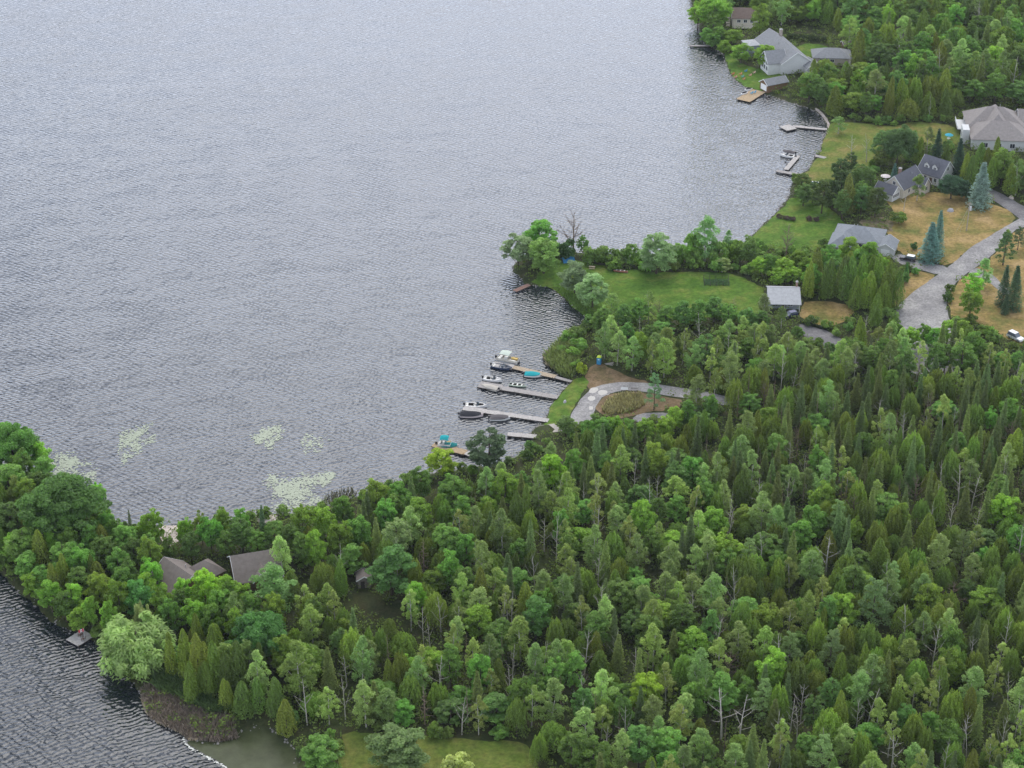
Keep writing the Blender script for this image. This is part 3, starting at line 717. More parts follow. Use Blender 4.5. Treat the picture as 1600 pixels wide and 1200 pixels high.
def crown_broad(name, W, H, z0, K=46, per=95, leaf=.46, cr=(.17, .30), tip=.85, lean=.0):
    """rounded broadleaf crown: lobes with gaps between"""
    u = unit(RNG.normal(size=(K * 3, 3))); rad = RNG.uniform(.45, .88, (K * 3, 1))
    c = u * rad; c = c[c[:, 2] > -.62][:K]
    # uneven outline: a few directions bulge
    bul = unit(RNG.normal(size=(5, 3))); amp = RNG.uniform(-.22, .28, 5)
    k = 1 + sum(a * np.clip(c @ b, 0, 1) ** 2 for a, b in zip(amp, bul))
    c = c * k[:, None]
    zt = (c[:, 2] + 1) / 2
    c[:, :2] *= (1.05 - .35 * np.clip(zt - .5, 0, 1) * tip)[:, None]
    cent = np.stack([c[:, 0] * W / 2, c[:, 1] * W / 2, z0 + (c[:, 2] * .5 + .5) * (H - z0) * .92], 1)
    crad = RNG.uniform(*cr, len(cent)) * W / 2 * 1.15
    P, N = clumped(cent, crad, per)
    t = np.repeat(RNG.uniform(.78, 1.22, len(cent)), per) * RNG.uniform(.8, 1.2, len(P))
    return cards(name, P, N, leaf, t)
def crown_cedar(name, W, H, z0=.3, n=3600, leaf=.36, tips=3):
    """dense flame shape, often with several tips, upright sprays"""
    Ps, Ns, Ts = [], [], []
    for k in range(tips):
        a = RNG.uniform(0, 6.28); off = 0 if k == 0 else RNG.uniform(.16, .34) * W
        h = H * (1 if k == 0 else RNG.uniform(.62, .92)); w = W * (.86 if k == 0 else RNG.uniform(.5, .7))
        m = int(n * (.55 if k == 0 else .45 / max(1, tips - 1)))
        t = RNG.random(m) ** .85; ph = RNG.uniform(0, 6.28, m)
        lob = 1 + .16 * np.sin(ph * 5 + k) * np.sin(t * 9 + k * 2) + .12 * np.sin(ph * 9 + t * 17)
        r = w / 2 * (1 - t) ** .52 * np.clip(t * 7 + .35, 0, 1) * lob * RNG.uniform(.72, 1.04, m)
        z = z0 + t * (h - z0)
        P = np.stack([off * math.cos(a) + r * np.cos(ph), off * math.sin(a) + r * np.sin(ph), z], 1)
        N = np.stack([np.cos(ph), np.sin(ph), np.full(m, .45)], 1) + RNG.normal(size=(m, 3)) * .5
        spray = np.sin(ph * 7 + t * 23 + k) * np.sin(t * 31 + ph * 3)
        Ps.append(P); Ns.append(N); Ts.append((1 + .22 * spray) * RNG.uniform(.8, 1.2, m))
    P = np.concatenate(Ps); N = np.concatenate(Ns); T = np.concatenate(Ts)
    return cards(name, P, N, leaf, T, .55, np.array([[0, 0, 1.0]]))
def crown_spruce(name, W, H, z0=.6, layers=20, leaf=.34, per=26, droop=.25):
    """whorls of drooping boughs narrowing to a spire"""
    Ps, Ns, Ts = [], [], []
    for i in range(layers):
        t = i / (layers - 1); z = z0 + (H - z0) * t ** .92; L_ = W / 2 * (1 - t) ** .85 + .12
        nb = max(5, int(11 - 5 * t))
        for b in range(nb):
            a = 6.283 * (b + RNG.uniform(-.3, .3)) / nb + i * .9; l = L_ * RNG.uniform(.78, 1.1)
            s = RNG.random(per) ** .7; wd = .16 + .22 * l * (1 - s) * .7
            lat = RNG.normal(size=per) * wd
            x = s * l * math.cos(a) - lat * math.sin(a); y = s * l * math.sin(a) + lat * math.cos(a)
            zz = z - droop * s * s * l + RNG.normal(size=per) * .07
            Ps.append(np.stack([x, y, zz], 1)); Ns.append(np.tile([.5 * math.cos(a), .5 * math.sin(a), 1.0], (per, 1)) + RNG.normal(size=(per, 3)) * .35)
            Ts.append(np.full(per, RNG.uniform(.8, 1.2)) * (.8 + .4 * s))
    P = np.concatenate(Ps); N = np.concatenate(Ns); T = np.concatenate(Ts)
    return cards(name, P, N, leaf, T, .5)
def crown_airy(name, W, H, z0, K=34, per=62, leaf=.36):
    """poplar / birch: loose upright tufts, sky shows through"""
    t = RNG.random(K) ** .8; ph = RNG.uniform(0, 6.28, K)
    prof = np.sin(np.clip(t * .86 + .14, 0, 1) ** .85 * math.pi) ** .8
    r = W / 2 * prof * RNG.uniform(.25, .95, K)
    cent = np.stack([r * np.cos(ph), r * np.sin(ph), z0 + t * (H - z0) * .95], 1)
    crad = RNG.uniform(.10, .24, K) * W / 2 * 1.2
    P, N = clumped(cent, crad, per, 1.25, .3, .9)
    tt = np.repeat(RNG.uniform(.8, 1.22, K), per) * RNG.uniform(.8, 1.2, len(P))
    return cards(name, P, N, leaf, tt)
def crown_willow(name, W, H, z0, K=60, per=110, leaf=.7):
    """domed, with hanging curtains of fine leaves"""
    u = unit(RNG.normal(size=(K * 3, 3))); u = u[u[:, 2] > -.15][:K]; rad = RNG.uniform(.45, .95, (len(u), 1)); c = u * rad
    cent = np.stack([c[:, 0] * W / 2, c[:, 1] * W / 2, z0 + (H - z0) * (.35 + .6 * c[:, 2])], 1)
    K = len(cent); crad = RNG.uniform(.11, .2, K) * W / 2
    P, N = clumped(cent, crad, per, .8, .5, .4)
    drop = np.abs(RNG.normal(size=len(P))) * (H - z0) * .16
    P[:, 2] -= drop; P[:, 2] = np.maximum(P[:, 2], .25)
    t = np.repeat(RNG.uniform(.8, 1.2, K), per) * RNG.uniform(.85, 1.2, len(P))
    return cards(name, P, N, leaf, t, .3, np.array([[0, 0, -1.0]]))
def crown_pine(name, W, H, z0, K=30, per=110, leaf=.42):
    """white pine: flat plumes on spreading boughs"""
    t = np.linspace(.05, 1, K); ph = np.arange(K) * 2.4 + RNG.uniform(-.4, .4, K)
    r = W / 2 * (1 - .75 * t) * RNG.uniform(.55, 1, K)
    cent = np.stack([r * np.cos(ph), r * np.sin(ph), z0 + t * (H - z0) * .94 + .12 * r], 1)
    crad = (W / 2) * RNG.uniform(.2, .36, K) * (1 - .45 * t)
    P, N = clumped(cent, crad, per, .55, .4, .8)
    tt = np.repeat(RNG.uniform(.82, 1.2, K), per) * RNG.uniform(.8, 1.2, len(P))
    return cards(name, P, N, leaf, tt, .35)

def trunk_mesh(name, H, r0, material, limbs=6, lean=.06, spread=.4, up=.55, zfrom=.35, twigs=0, rs=None, top=.95, n=6, fork=False):
    rs = rs or random.Random(name)
    mb = MB(); lx, ly = rs.uniform(-lean, lean) * H, rs.uniform(-lean, lean) * H
    def spine(t): return Vector((lx * t * t, ly * t * t, H * top * t - .3 * (1 - t)))
    mb.tube([spine(t) for t in (0, .08, .35, .65, 1)], [r0 * 1.35, r0, r0 * .8, r0 * .5, r0 * .12], n)
    for i in range(limbs):
        t = zfrom + (1 - zfrom) * .92 * (i + rs.random() * .6) / max(1, limbs); a = i * 2.4 + rs.uniform(-.5, .5)
        b = spine(t); l = H * spread * (1.15 - t) * rs.uniform(.7, 1.15)
        d = Vector((math.cos(a), math.sin(a), up * rs.uniform(.5, 1.4)))
        p1 = b + d * l * .45; p2 = b + Vector((d.x * .95, d.y * .95, d.z * 1.15)) * l * (1 if not fork else 1.1)
        rr = r0 * (.5 - .3 * t)
        mb.tube([b, p1, p2], [rr, rr * .65, rr * .15], 5)
        for k in range(twigs):
            q = p1.lerp(p2, rs.uniform(-.6, .8)) if rs.random() < .7 else b.lerp(p1, rs.uniform(.3, 1))
            dd = Vector((d.x + rs.uniform(-.9, .9), d.y + rs.uniform(-.9, .9), d.z + rs.uniform(-.5, .7))).normalized()
            mb.tube([q, q + dd * l * rs.uniform(.2, .45)], [rr * .38, rr * .08], 3)
    return mb.mesh(name, material, True)

PROTO = {}   # kind -> list of (trunk mesh, crown mesh or None, nominal height, nominal width)
def proto(kind, n, fn): PROTO[kind] = [fn(i) for i in range(n)]
proto('maple_tree', 5, lambda i: (trunk_mesh('maple_trunk', 9.0, .17, M_BARK, 6, rs=random.Random(i)), crown_broad('maple_crown', 6.0, 10.0, .7, K=66 + 6 * i, per=105, leaf=.36, cr=(.11, .25), tip=1.0), 10.0, 6.0))
proto('ash_tree', 5, lambda i: (trunk_mesh('ash_trunk', 10.0, .16, M_BARK, 7, rs=random.Random(30 + i)), crown_broad('ash_crown', 5.2, 11.0, .8, K=70 + 5 * i, per=92, cr=(.10, .23), tip=1.5, leaf=.33), 11.0, 5.2))
proto('oak_tree', 3, lambda i: (trunk_mesh('oak_trunk', 12.0, .32, M_BARK, 8, rs=random.Random(50 + i)), crown_broad('oak_crown', 12.0, 14.0, 2.0, K=130, per=210, leaf=.42, cr=(.12, .2), tip=.6), 14.0, 12.0))
proto('white_cedar', 7, lambda i: (trunk_mesh('cedar_trunk', 7.5, .13, M_BARK, 3, .02, .12, rs=random.Random(70 + i)), crown_cedar('cedar_crown', 3.7, 9.0, .35, 5600, .27, 1 + i % 4), 9.0, 3.7))
def crown_dome(name, W, H, z0=.3, K=34, per=185, leaf=.27):
    """domed cedar: broad upright dome of many pointed tufts"""
    Ps, Ns, Ts = [], [], []
    ph = np.arange(K) * 2.4 + RNG.uniform(-.3, .3, K); rr = np.sqrt((np.arange(K) + .5) / K) * W / 2 * .8
    for a, r in zip(ph, rr):
        q = r / (W / 2); top = H * (1 - .55 * q ** 2.0) * RNG.uniform(.9, 1.06); bot = max(z0, top - H * RNG.uniform(.38, .6)); w = W * RNG.uniform(.13, .2)
        t = RNG.random(per) ** .8; p2 = RNG.uniform(0, 6.28, per); rad = w * (1 - t) ** .7 * RNG.uniform(.7, 1.05, per)
        Ps.append(np.stack([r * np.cos(a) + rad * np.cos(p2), r * np.sin(a) + rad * np.sin(p2), bot + t * (top - bot)], 1))
        Ns.append(np.stack([np.cos(p2) + .6 * q * np.cos(a), np.sin(p2) + .6 * q * np.sin(a), np.full(per, .6)], 1) + RNG.normal(size=(per, 3)) * .5)
        Ts.append(np.full(per, RNG.uniform(.82, 1.2)) * RNG.uniform(.8, 1.2, per) * (.85 + .3 * t))
    return cards(name, np.concatenate(Ps), np.concatenate(Ns), leaf, np.concatenate(Ts), .55, np.array([[0, 0, 1.0]]))
proto('juniper_tree', 5, lambda i: (trunk_mesh('juniper_trunk', 6.5, .14, M_BARK, 3, .02, .12, rs=random.Random(250 + i)), crown_dome('domed_cedar_crown', 4.8, 8.5, .3, 30 + 4 * i), 8.5, 4.8))  # rounder-crowned cedars, set apart as a kind of their own
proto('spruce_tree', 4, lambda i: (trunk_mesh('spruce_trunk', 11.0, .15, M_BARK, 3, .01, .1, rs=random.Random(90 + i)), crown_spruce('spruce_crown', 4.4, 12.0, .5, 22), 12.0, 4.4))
proto('poplar_tree', 5, lambda i: (trunk_mesh('poplar_trunk', 11.4, .13, M_BIRCH, 9, .05, .22, .9, .3, 1, rs=random.Random(110 + i)), crown_airy('poplar_crown', 4.8, 12.0, 1.4, 66 + 4 * i, 78, .28), 12.0, 4.8))
proto('birch_tree', 4, lambda i: (trunk_mesh('birch_trunk', 11.0, .12, M_BIRCH, 8, .08, .24, 1.0, .35, 1, rs=random.Random(130 + i)), crown_airy('birch_crown', 4.2, 11.0, 2.2, 44, 74, .26), 11.0, 4.2))
proto('willow_tree', 3, lambda i: (trunk_mesh('willow_trunk', 8.0, .28, M_BARK, 7, .06, .4, .7, .25, rs=random.Random(150 + i)), crown_willow('willow_crown', 10.0, 10.0, 1.0, 70, 120), 10.0, 10.0))
proto('pine_tree', 2, lambda i: (trunk_mesh('pine_trunk', 12.0, .18, M_BARK, 9, .02, .25, .3, .3, rs=random.Random(170 + i)), crown_pine('pine_crown', 6.2, 12.5, 2.0, 34), 12.5, 6.2))
proto('dead_tree', 5, lambda i: (trunk_mesh('dead_trunk', 9.5, .13, M_DEADW, 9, .1, .34, .75, .3, 4, rs=random.Random(190 + i)), None, 9.5, 4.5))
proto('dead_conifer', 3, lambda i: (trunk_mesh('snag_trunk', 9.0, .11, M_DEADR, 22, .02, .17, .05, .12, 3, rs=random.Random(210 + i)), None, 9.0, 2.6))
proto('bare_tree', 2, lambda i: (trunk_mesh('bare_trunk', 10.0, .14, M_DEADR, 16, .05, .36, 1.0, .22, 26, rs=random.Random(300 + i)), None, 10.0, 5.0))
proto('shrub', 4, lambda i: (trunk_mesh('shrub_stem', 1.4, .05, M_BARK, 4, .05, .4, rs=random.Random(230 + i)), crown_broad('shrub_crown', 2.4, 2.2, .1, K=20, per=70, leaf=.3, cr=(.24, .38)), 2.2, 2.4))

GREEN = dict(
    maple_tree=[(.098, .172, .022), (.112, .188, .025), (.080, .158, .026), (.12, .185, .025), (.074, .148, .026)],
    ash_tree=[(.080, .150, .030), (.072, .135, .032), (.095, .165, .034), (.078, .14, .026)],
    oak_tree=[(.075, .145, .028), (.07, .135, .028)],
    white_cedar=[(.100, .138, .019), (.086, .126, .019), (.118, .146, .022), (.072, .115, .022), (.09, .138, .022)],
    juniper_tree=[(.090, .132, .019), (.105, .140, .021), (.078, .120, .021), (.088, .140, .023)],
    spruce_tree=[(.070, .105, .034), (.082, .115, .036), (.092, .118, .030)],
    poplar_tree=[(.130, .182, .056), (.150, .20, .062), (.11, .165, .050), (.14, .195, .046)],
    birch_tree=[(.135, .178, .045), (.155, .19, .05)],
    willow_tree=[(.18, .225, .08)],
    pine_tree=[(.11, .155, .055), (.10, .145, .05)],
    shrub=[(.09, .16, .026), (.08, .14, .028)])
GCAT = dict(maple_tree='tree', ash_tree='tree', oak_tree='tree', white_cedar='cedar', spruce_tree='spruce', juniper_tree='juniper', poplar_tree='tree', birch_tree='birch', willow_tree='willow', pine_tree='pine', dead_tree='dead tree', bare_tree='dead tree', dead_conifer='dead tree', shrub='shrub')
TR = random.Random(77)
LEAFK = 2.35
PLACED = []     # (x, y, radius)
COUNT = {}
def plant(kind, x, y, H=None, W=None, col=None, label=None, group=None, var=None, rz=None, lean=0.0, z=None, name=None, material=None):
    tm, cm, h0, w0 = PROTO[kind][var if var is not None else TR.randrange(len(PROTO[kind]))]
    H = H or h0 * TR.uniform(.75, 1.15); W = W or w0 * H / h0 * TR.uniform(.9, 1.15)
    root = empty(name or kind, (x, y, (hgt(x, y) if z is None else z) - .05), TR.uniform(0, 6.28) if rz is None else rz)
    root.scale = (W / w0, W / w0, H / h0)
    if lean: root.rotation_euler = (TR.uniform(-lean, lean), TR.uniform(-lean, lean), root.rotation_euler.z)
    t = bpy.data.objects.new('trunk', tm); link(t, root)
    if material:
        t.material_slots[0].link = 'OBJECT'; t.material_slots[0].material = material
    if cm:
        c = bpy.data.objects.new('crown', cm); link(c, root)
        k = col or TR.choice(GREEN[kind]); j = TR.uniform(.88, 1.12)
        j *= (1.1 if kind == 'willow_tree' else 1.22) if col else 1.0; j *= LEAFK; c.color = (k[0] * j, k[1] * j * 1.05, k[2] * j * 1.0, 1)
    tag(root, label, GCAT[kind], group)
    PLACED.append((x, y, W / 2)); COUNT[kind] = COUNT.get(kind, 0) + 1
    return root
def tree_at(kind, px, pytop, H, wpx=None, **kw):
    """a tree whose top shows at the photo pixel (px, pytop)"""
    z0 = 1.2
    for _ in range(2):
        p = at(px, pytop, z0 + H * .97); z0 = hgt(p.x, p.y)
    W = wpx / scale_at(px, pytop, z0 + H * .7) if wpx else None
    return plant(kind, p.x, p.y, H, W, z=z0, **kw)
# ------------------------------------------------------------------ docks
def woodmat(name, c): return mat(name, c, .9, .1, noise=.22, nscale=1.6)
DK_GREY = woodmat('dock_grey', (.34, .315, .295)); DK_TAN = woodmat('dock_tan', (.40, .32, .23)); DK_RED = woodmat('dock_redbrown', (.24, .15, .12)); DK_PALE = woodmat('dock_pale', (.44, .41, .38)); DK_ORANGE = woodmat('dock_orange', (.40, .30, .19))
DK_DARK = woodmat('dock_frame', (.10, .085, .075)); M_FLOAT = mat('dock_float', (.05, .05, .055), .6)
def dock_section(root, p0, p1, wd, m, zt=.55):
    """boards across a frame between two world points"""
    a, b = Vector(p0), Vector(p1); d = b - a; l = d.length; d /= l; n = Vector((-d.y, d.x, 0)); up = Vector((0, 0, 1))
    inv = Matrix.Rotation(-root.rotation_euler.z, 4, 'Z') @ Matrix.Translation(-root.location)
    rs = random.Random(int(l * 100)); B = MB(); k = max(3, int(l / .30))
    for i in range(k):
        t = (i + .5) / k * l; B.obox(a + d * t + up * (zt + rs.uniform(-.008, .008)), d, n, up, l / k / 2 - .015, wd / 2 + rs.uniform(-.02, .02), .025)
    F = MB()
    for s in (-1, 1): F.obox((a + b) / 2 + n * (s * (wd / 2 - .06)) + up * (zt - .13), d, n, up, l / 2, .05, .1)
    F.obox((a + b) / 2 + up * (zt - .13), d, n, up, l / 2, .05, .1)
    for t in (.02, .98): F.obox(a + d * l * t + up * (zt - .13), d, n, up, .05, wd / 2 - .12, .1)
    P = MB(); m_ = max(2, int(l / 3.5) + 1)
    for i in range(m_):
        for s in (-1, 1):
            q = a + d * (l * (.03 + .94 * i / (m_ - 1))) + n * (s * (wd / 2 + .04)); P.bar((q.x, q.y, -1.2), (q.x, q.y, zt + .25), .1)
    for mb, nm, mt in ((B, 'deck_boards', m), (F, 'frame', DK_DARK), (P, 'posts', DK_DARK)):
        mb.v = [tuple(inv @ Vector(v)) for v in mb.v]; mb.build(nm, mt, root)
def dock(name, label, segs, cat='dock', zt=.55):
    """segs: list of (px0, px1, width m, material) centre lines in photo pixels"""
    a = at(*segs[0][0], zt); root = empty(name, (a.x, a.y, 0)); tag(root, label, cat, 'docks')
    for (p0, p1, wd, m) in segs:
        u, v = at(*p0, zt), at(*p1, zt); u.z = v.z = 0; dock_section(root, u, v, wd, m, zt)
    return root
dock('dock', 'tan dock with the pontoon boat, farthest of the marina', [((771, 568), (802, 573.5), 2.6, DK_PALE), ((802, 573.5), (868, 588.5), 1.9, DK_TAN), ((868, 589), (893, 596), 1.2, DK_GREY)])
dock('dock', 'grey-pink dock with a wide head and three small boats, second of the marina', [((749, 600), (783, 606), 3.4, DK_GREY), ((783, 606), (872, 620.5), 2.1, DK_GREY)])
dock('dock', 'pale grey dock with the black-covered boat, third of the marina', [((724, 637), (758, 642.5), 2.4, DK_PALE), ((758, 642.5), (857, 657), 1.9, DK_PALE)])
dock('dock', 'shortest grey dock beside the concrete boat ramp', [((793, 678), (838, 682), 1.9, DK_PALE)])
dock('dock', 'orange-brown dock under the teal canopy boat', [((677, 694), (728, 707), 2.4, DK_ORANGE), ((728, 707), (742, 712), 2.0, DK_PALE)])
dock('dock', 'narrow brown plank dock at the tip of the grassy point', [((804, 454.5), (827, 444.5), 1.6, DK_RED)])
dock('dock', 'thin dock by the overhanging trees in the far north', [((1078, 71.5), (1112, 71), 1.5, DK_GREY)])
dock('dock', 'broad tan platform dock with personal watercraft', [((1161, 157), (1186, 141.5), 5.6, DK_ORANGE)])
dock('dock', 'long pale dock with a square head by the north lawn', [((1223.5, 201), (1239, 197.5), 4.6, DK_PALE), ((1239, 197), (1292, 202), 1.7, DK_PALE)])
dock('dock', 'angled dock with two white boats moored at its end', [((1213, 266.5), (1246, 272.5), 1.9, DK_GREY), ((1228, 265), (1247, 243), 1.7, DK_PALE)])
dock('dock', 'stub of a beige dock half hidden by shore trees', [((1150, 385), (1163, 382), 1.6, DK_PALE)])
dock('pier', 'low wooden pier along the small boat slip on the bay lawn', [((1274, 243), (1296, 248), 1.8, DK_GREY)], 'pier', .7)
rf = dock('swim_float', 'square wooden float with a flag in the dark cove', [((112.5, 1004.5), (138, 988.5), 3.9, DK_PALE)], 'float', .5)

# ------------------------------------------------------------------ boats
HULL_W = mat('gelcoat_white', (.74, .72, .69), .25, .5); HULL_N = mat('gelcoat_navy', (.03, .045, .085), .25, .5); HULL_P = mat('gelcoat_pinkwhite', (.66, .56, .54), .25, .5); HULL_B = mat('gelcoat_cream', (.58, .54, .46), .35, .4); HULL_A = mat('aluminium_hull', (.45, .46, .46), .4, .5, metal=.5); HULL_G = mat('hull_palegreen', (.50, .58, .45), .4, .4)
CV_BLACK = mat('canvas_black', (.03, .03, .035), .85, .1); CV_GREY = mat('canvas_grey', (.11, .10, .10), .85, .1); CV_TEAL = mat('canvas_teal', (.02, .30, .32), .8, .1); CV_TEAL2 = mat('canvas_darkteal', (.015, .16, .16), .8, .1); CV_CREAM = mat('canvas_cream', (.50, .55, .47), .85, .1); CV_BLUE = mat('tarp_blue', (.03, .18, .36), .6, .2)
M_SEAT = mat('vinyl_white', (.64, .62, .57), .5, .3); M_SEATG = mat('vinyl_grey', (.22, .23, .25), .5, .3); M_SEATY = mat('vinyl_yellow', (.55, .38, .10), .5, .3); M_INT = mat('boat_interior', (.30, .28, .25), .8); M_MOTOR = mat('motor_black', (.025, .025, .03), .35, .5); M_SCREEN = mat('windscreen', (.10, .12, .14), .1, .6)
def boat(name, label, stern, bow, beam, hull, cover=None, style='runabout', free=.75, group='moored boats'):
    a, b = at(*stern, .3), at(*bow, .3); a.z = b.z = 0; L_ = (b - a).length; rz = math.atan2(b.y - a.y, b.x - a.x)
    root = empty(name, ((a.x + b.x) / 2, (a.y + b.y) / 2, 0), rz); tag(root, label, 'boat', group)
    h = MB(); ns = 12; hb = beam / 2
    sec = []
    for i in range(ns + 1):
        t = i / ns; x = -L_ / 2 + L_ * t
        wd = hb * (1 - max(0, (t - .45) / .55) ** 2.3) * (.9 + .1 * min(1, t * 4)); wd = max(wd, .02); sh = free * (.88 + .3 * t * t)
        sec.append([(x, -wd, sh), (x, -wd * .93, .1), (x, 0, -.22 + .25 * t ** 4), (x, wd * .93, .1), (x, wd, sh), (x, wd * .78, sh + .02), (x, -wd * .78, sh + .02)])
    fl = -.02 if False else .22
    V = [p for s in sec for p in s]; Fc = []
    for i in range(ns):
        o = i * 7
        for j in range(4): Fc.append((o + j, o + 7 + j, o + 8 + j, o + 1 + j))
        Fc.append((o + 4, o + 11, o + 12, o + 5)); Fc.append((o + 6, o + 13, o + 7, o + 0))
    Fc.append((0, 1, 2, 3, 4, 5, 6)); h.add(V, [f[::-1] for f in Fc]); ho = h.build('hull', hull, root)
    # foredeck closes the bow, cockpit stays open with a floor
    i0 = {'runabout': 8, 'row': 11, 'bowrider': 10}.get(style, 8)
    dkm = MB()
    for i in range(i0, ns):
        s, e = sec[i], sec[i + 1]; dkm.add([s[6], s[5], e[5], e[6]], [(3, 2, 1, 0), (0, 1, 2, 3)])
    dkm.build('foredeck', hull if style != 'row' else M_SEAT, root)
    fm = MB()
    for i in range(0, i0):
        s, e = sec[i], sec[i + 1]
        P = [(s[0][0], s[6][1], fl), (s[0][0], s[5][1], fl), (e[0][0], e[5][1], fl), (e[0][0], e[6][1], fl)]; fm.add(P, [(3, 2, 1, 0), (0, 1, 2, 3)])
        for q in (5, 6): fm.add([s[q], e[q], (e[q][0], e[q][1], fl), (s[q][0], s[q][1], fl)], [(0, 1, 2, 3), (3, 2, 1, 0)])
    fm.build('cockpit', M_INT, root)
    if cover:
        cvm = MB(); pts = []
        j1 = ns - 1 if style != 'open' else ns - 4
        rows = list(range(0, j1 + 1))
        for i in rows:
            s = sec[i]; wd = s[4][1] * 1.03; z = s[0][2]; t = i / ns; hump = (.42 * math.sin(min(1, t * 1.25) * math.pi) + .12)
            pts += [(s[0][0], -wd, z - .12), (s[0][0], -wd * .96, z + .05), (s[0][0], -wd * .5, z + hump * .8), (s[0][0], 0, z + hump), (s[0][0], wd * .5, z + hump * .8), (s[0][0], wd * .96, z + .05), (s[0][0], wd, z - .12)]
        fs = []
        for i in range(len(rows) - 1):
            for j in range(6): fs.append((i * 7 + j, i * 7 + 7 + j, i * 7 + 8 + j, i * 7 + 1 + j)[::-1])
        fs.append(tuple(range(7))); fs.append(tuple((len(rows) - 1) * 7 + j for j in range(7))[::-1])
        cvm.add(pts, fs); cvm.build('cover', cover, root)
    else:
        st = MB()
        if style == 'row':
            for x in (-.3, -.02, .24): st.box(L_ * x - .16, L_ * x + .16, -hb * .74, hb * .74, .45, .52)
            st.build('thwart', M_SEAT, root)
        else:
            st.box(-L_ * .45, -L_ * .36, -hb * .68, hb * .68, fl, .62); st.box(-L_ * .47, -L_ * .45, -hb * .68, hb * .68, fl, .95); st.build('bench', M_SEAT, root)
            for y in (-.45, .45):
                c_ = MB(); c_.box(-L_ * .08, L_ * .02, hb * y - .24, hb * y + .24, fl, .62); c_.box(-L_ * .1, -L_ * .08, hb * y - .24, hb * y + .24, fl, 1.05); c_.build('seat', M_SEATG if hull is HULL_N else M_SEAT, root)
    if style != 'row':
        z = sec[8][0][2]; x = L_ * .13; wd = sec[8][5][1]
        if not cover:
            ws = MB(); ws.add([(x, -wd, z), (x, wd, z), (x - .35, wd * .85, z + .45), (x - .35, -wd * .85, z + .45)], [(0, 1, 2, 3), (3, 2, 1, 0)])
            for s in (-1, 1): ws.add([(x, s * wd, z), (x - .8, s * wd, z), (x - .75, s * wd * .9, z + .35), (x - .35, s * wd * .85, z + .45)], [(0, 1, 2, 3), (3, 2, 1, 0)])
            ws.build('windscreen', M_SCREEN, root)
        mo = MB(); mo.box(-L_ / 2 - .55, -L_ / 2 - .08, -.2, .2, .45, 1.1); mo.box(-L_ / 2 - .4, -L_ / 2 - .2, -.08, .08, -.5, .45); mo.build('outboard_motor', M_MOTOR, root)
    return root
boat('runabout', 'navy runabout with white seats at the head of the farthest marina dock', (769, 571), (800, 577), 2.4, HULL_N)
boat('covered_boat', 'white boat under a bright turquoise cover at the farthest marina dock', (820, 585), (846, 587), 2.3, HULL_W, CV_TEAL)
boat('runabout', 'white open runabout at the far side of the second marina dock head', (756, 591), (784, 595.5), 2.1, HULL_W)
boat('covered_boat', 'cream boat with a pale cover at the near side of the second dock head', (778, 609), (753, 603), 2.0, HULL_B, mat('canvas_beige', (.46, .42, .36), .85, .1))
boat('rowboat', 'pale green rowing boat with white thwarts by the second marina dock', (796, 600), (822, 603.5), 1.4, HULL_G, None, 'row', .5)
boat('runabout', 'white bowrider on the far side of the third marina dock', (727, 633), (761, 635), 2.2, HULL_W, None, 'bowrider')
boat('covered_boat', 'pinkish white motorboat under a black cover at the third marina dock', (719, 648), (755, 649), 2.6, HULL_P, CV_BLACK)
boat('covered_boat', 'white motorboat with a dark grey cover at the third marina dock', (766, 653.5), (797, 653.5), 2.4, HULL_W, CV_GREY)
boat('covered_boat', 'boat under a dark teal cover beside the orange-brown dock', (690, 697), (717, 697.5), 2.4, HULL_W, CV_TEAL2)
boat('runabout', 'white boat at the angled dock, nearer of two', (1242, 245.5), (1219, 242), 2.1, HULL_W)
boat('covered_boat', 'white boat with a grey cover at the angled dock, farther of two', (1242, 240), (1221, 237), 2.1, HULL_W, CV_GREY)
boat('rowboat', 'teal canoe lying on the shore lawn', (1266, 288), (1283, 290), .95, mat('canoe_teal', (.05, .22, .20), .5), None, 'row', .5, None).location.z = hgt(*ground(1274, 289)[:2]) + .12
boat('rowboat', 'long red-brown canoe lying by the hedgerow of the point', (959, 427), (981, 430), 1.0, mat('canoe_red', (.36, .15, .10), .5), None, 'row', .5, None).location.z = hgt(*ground(970, 428)[:2]) + .12
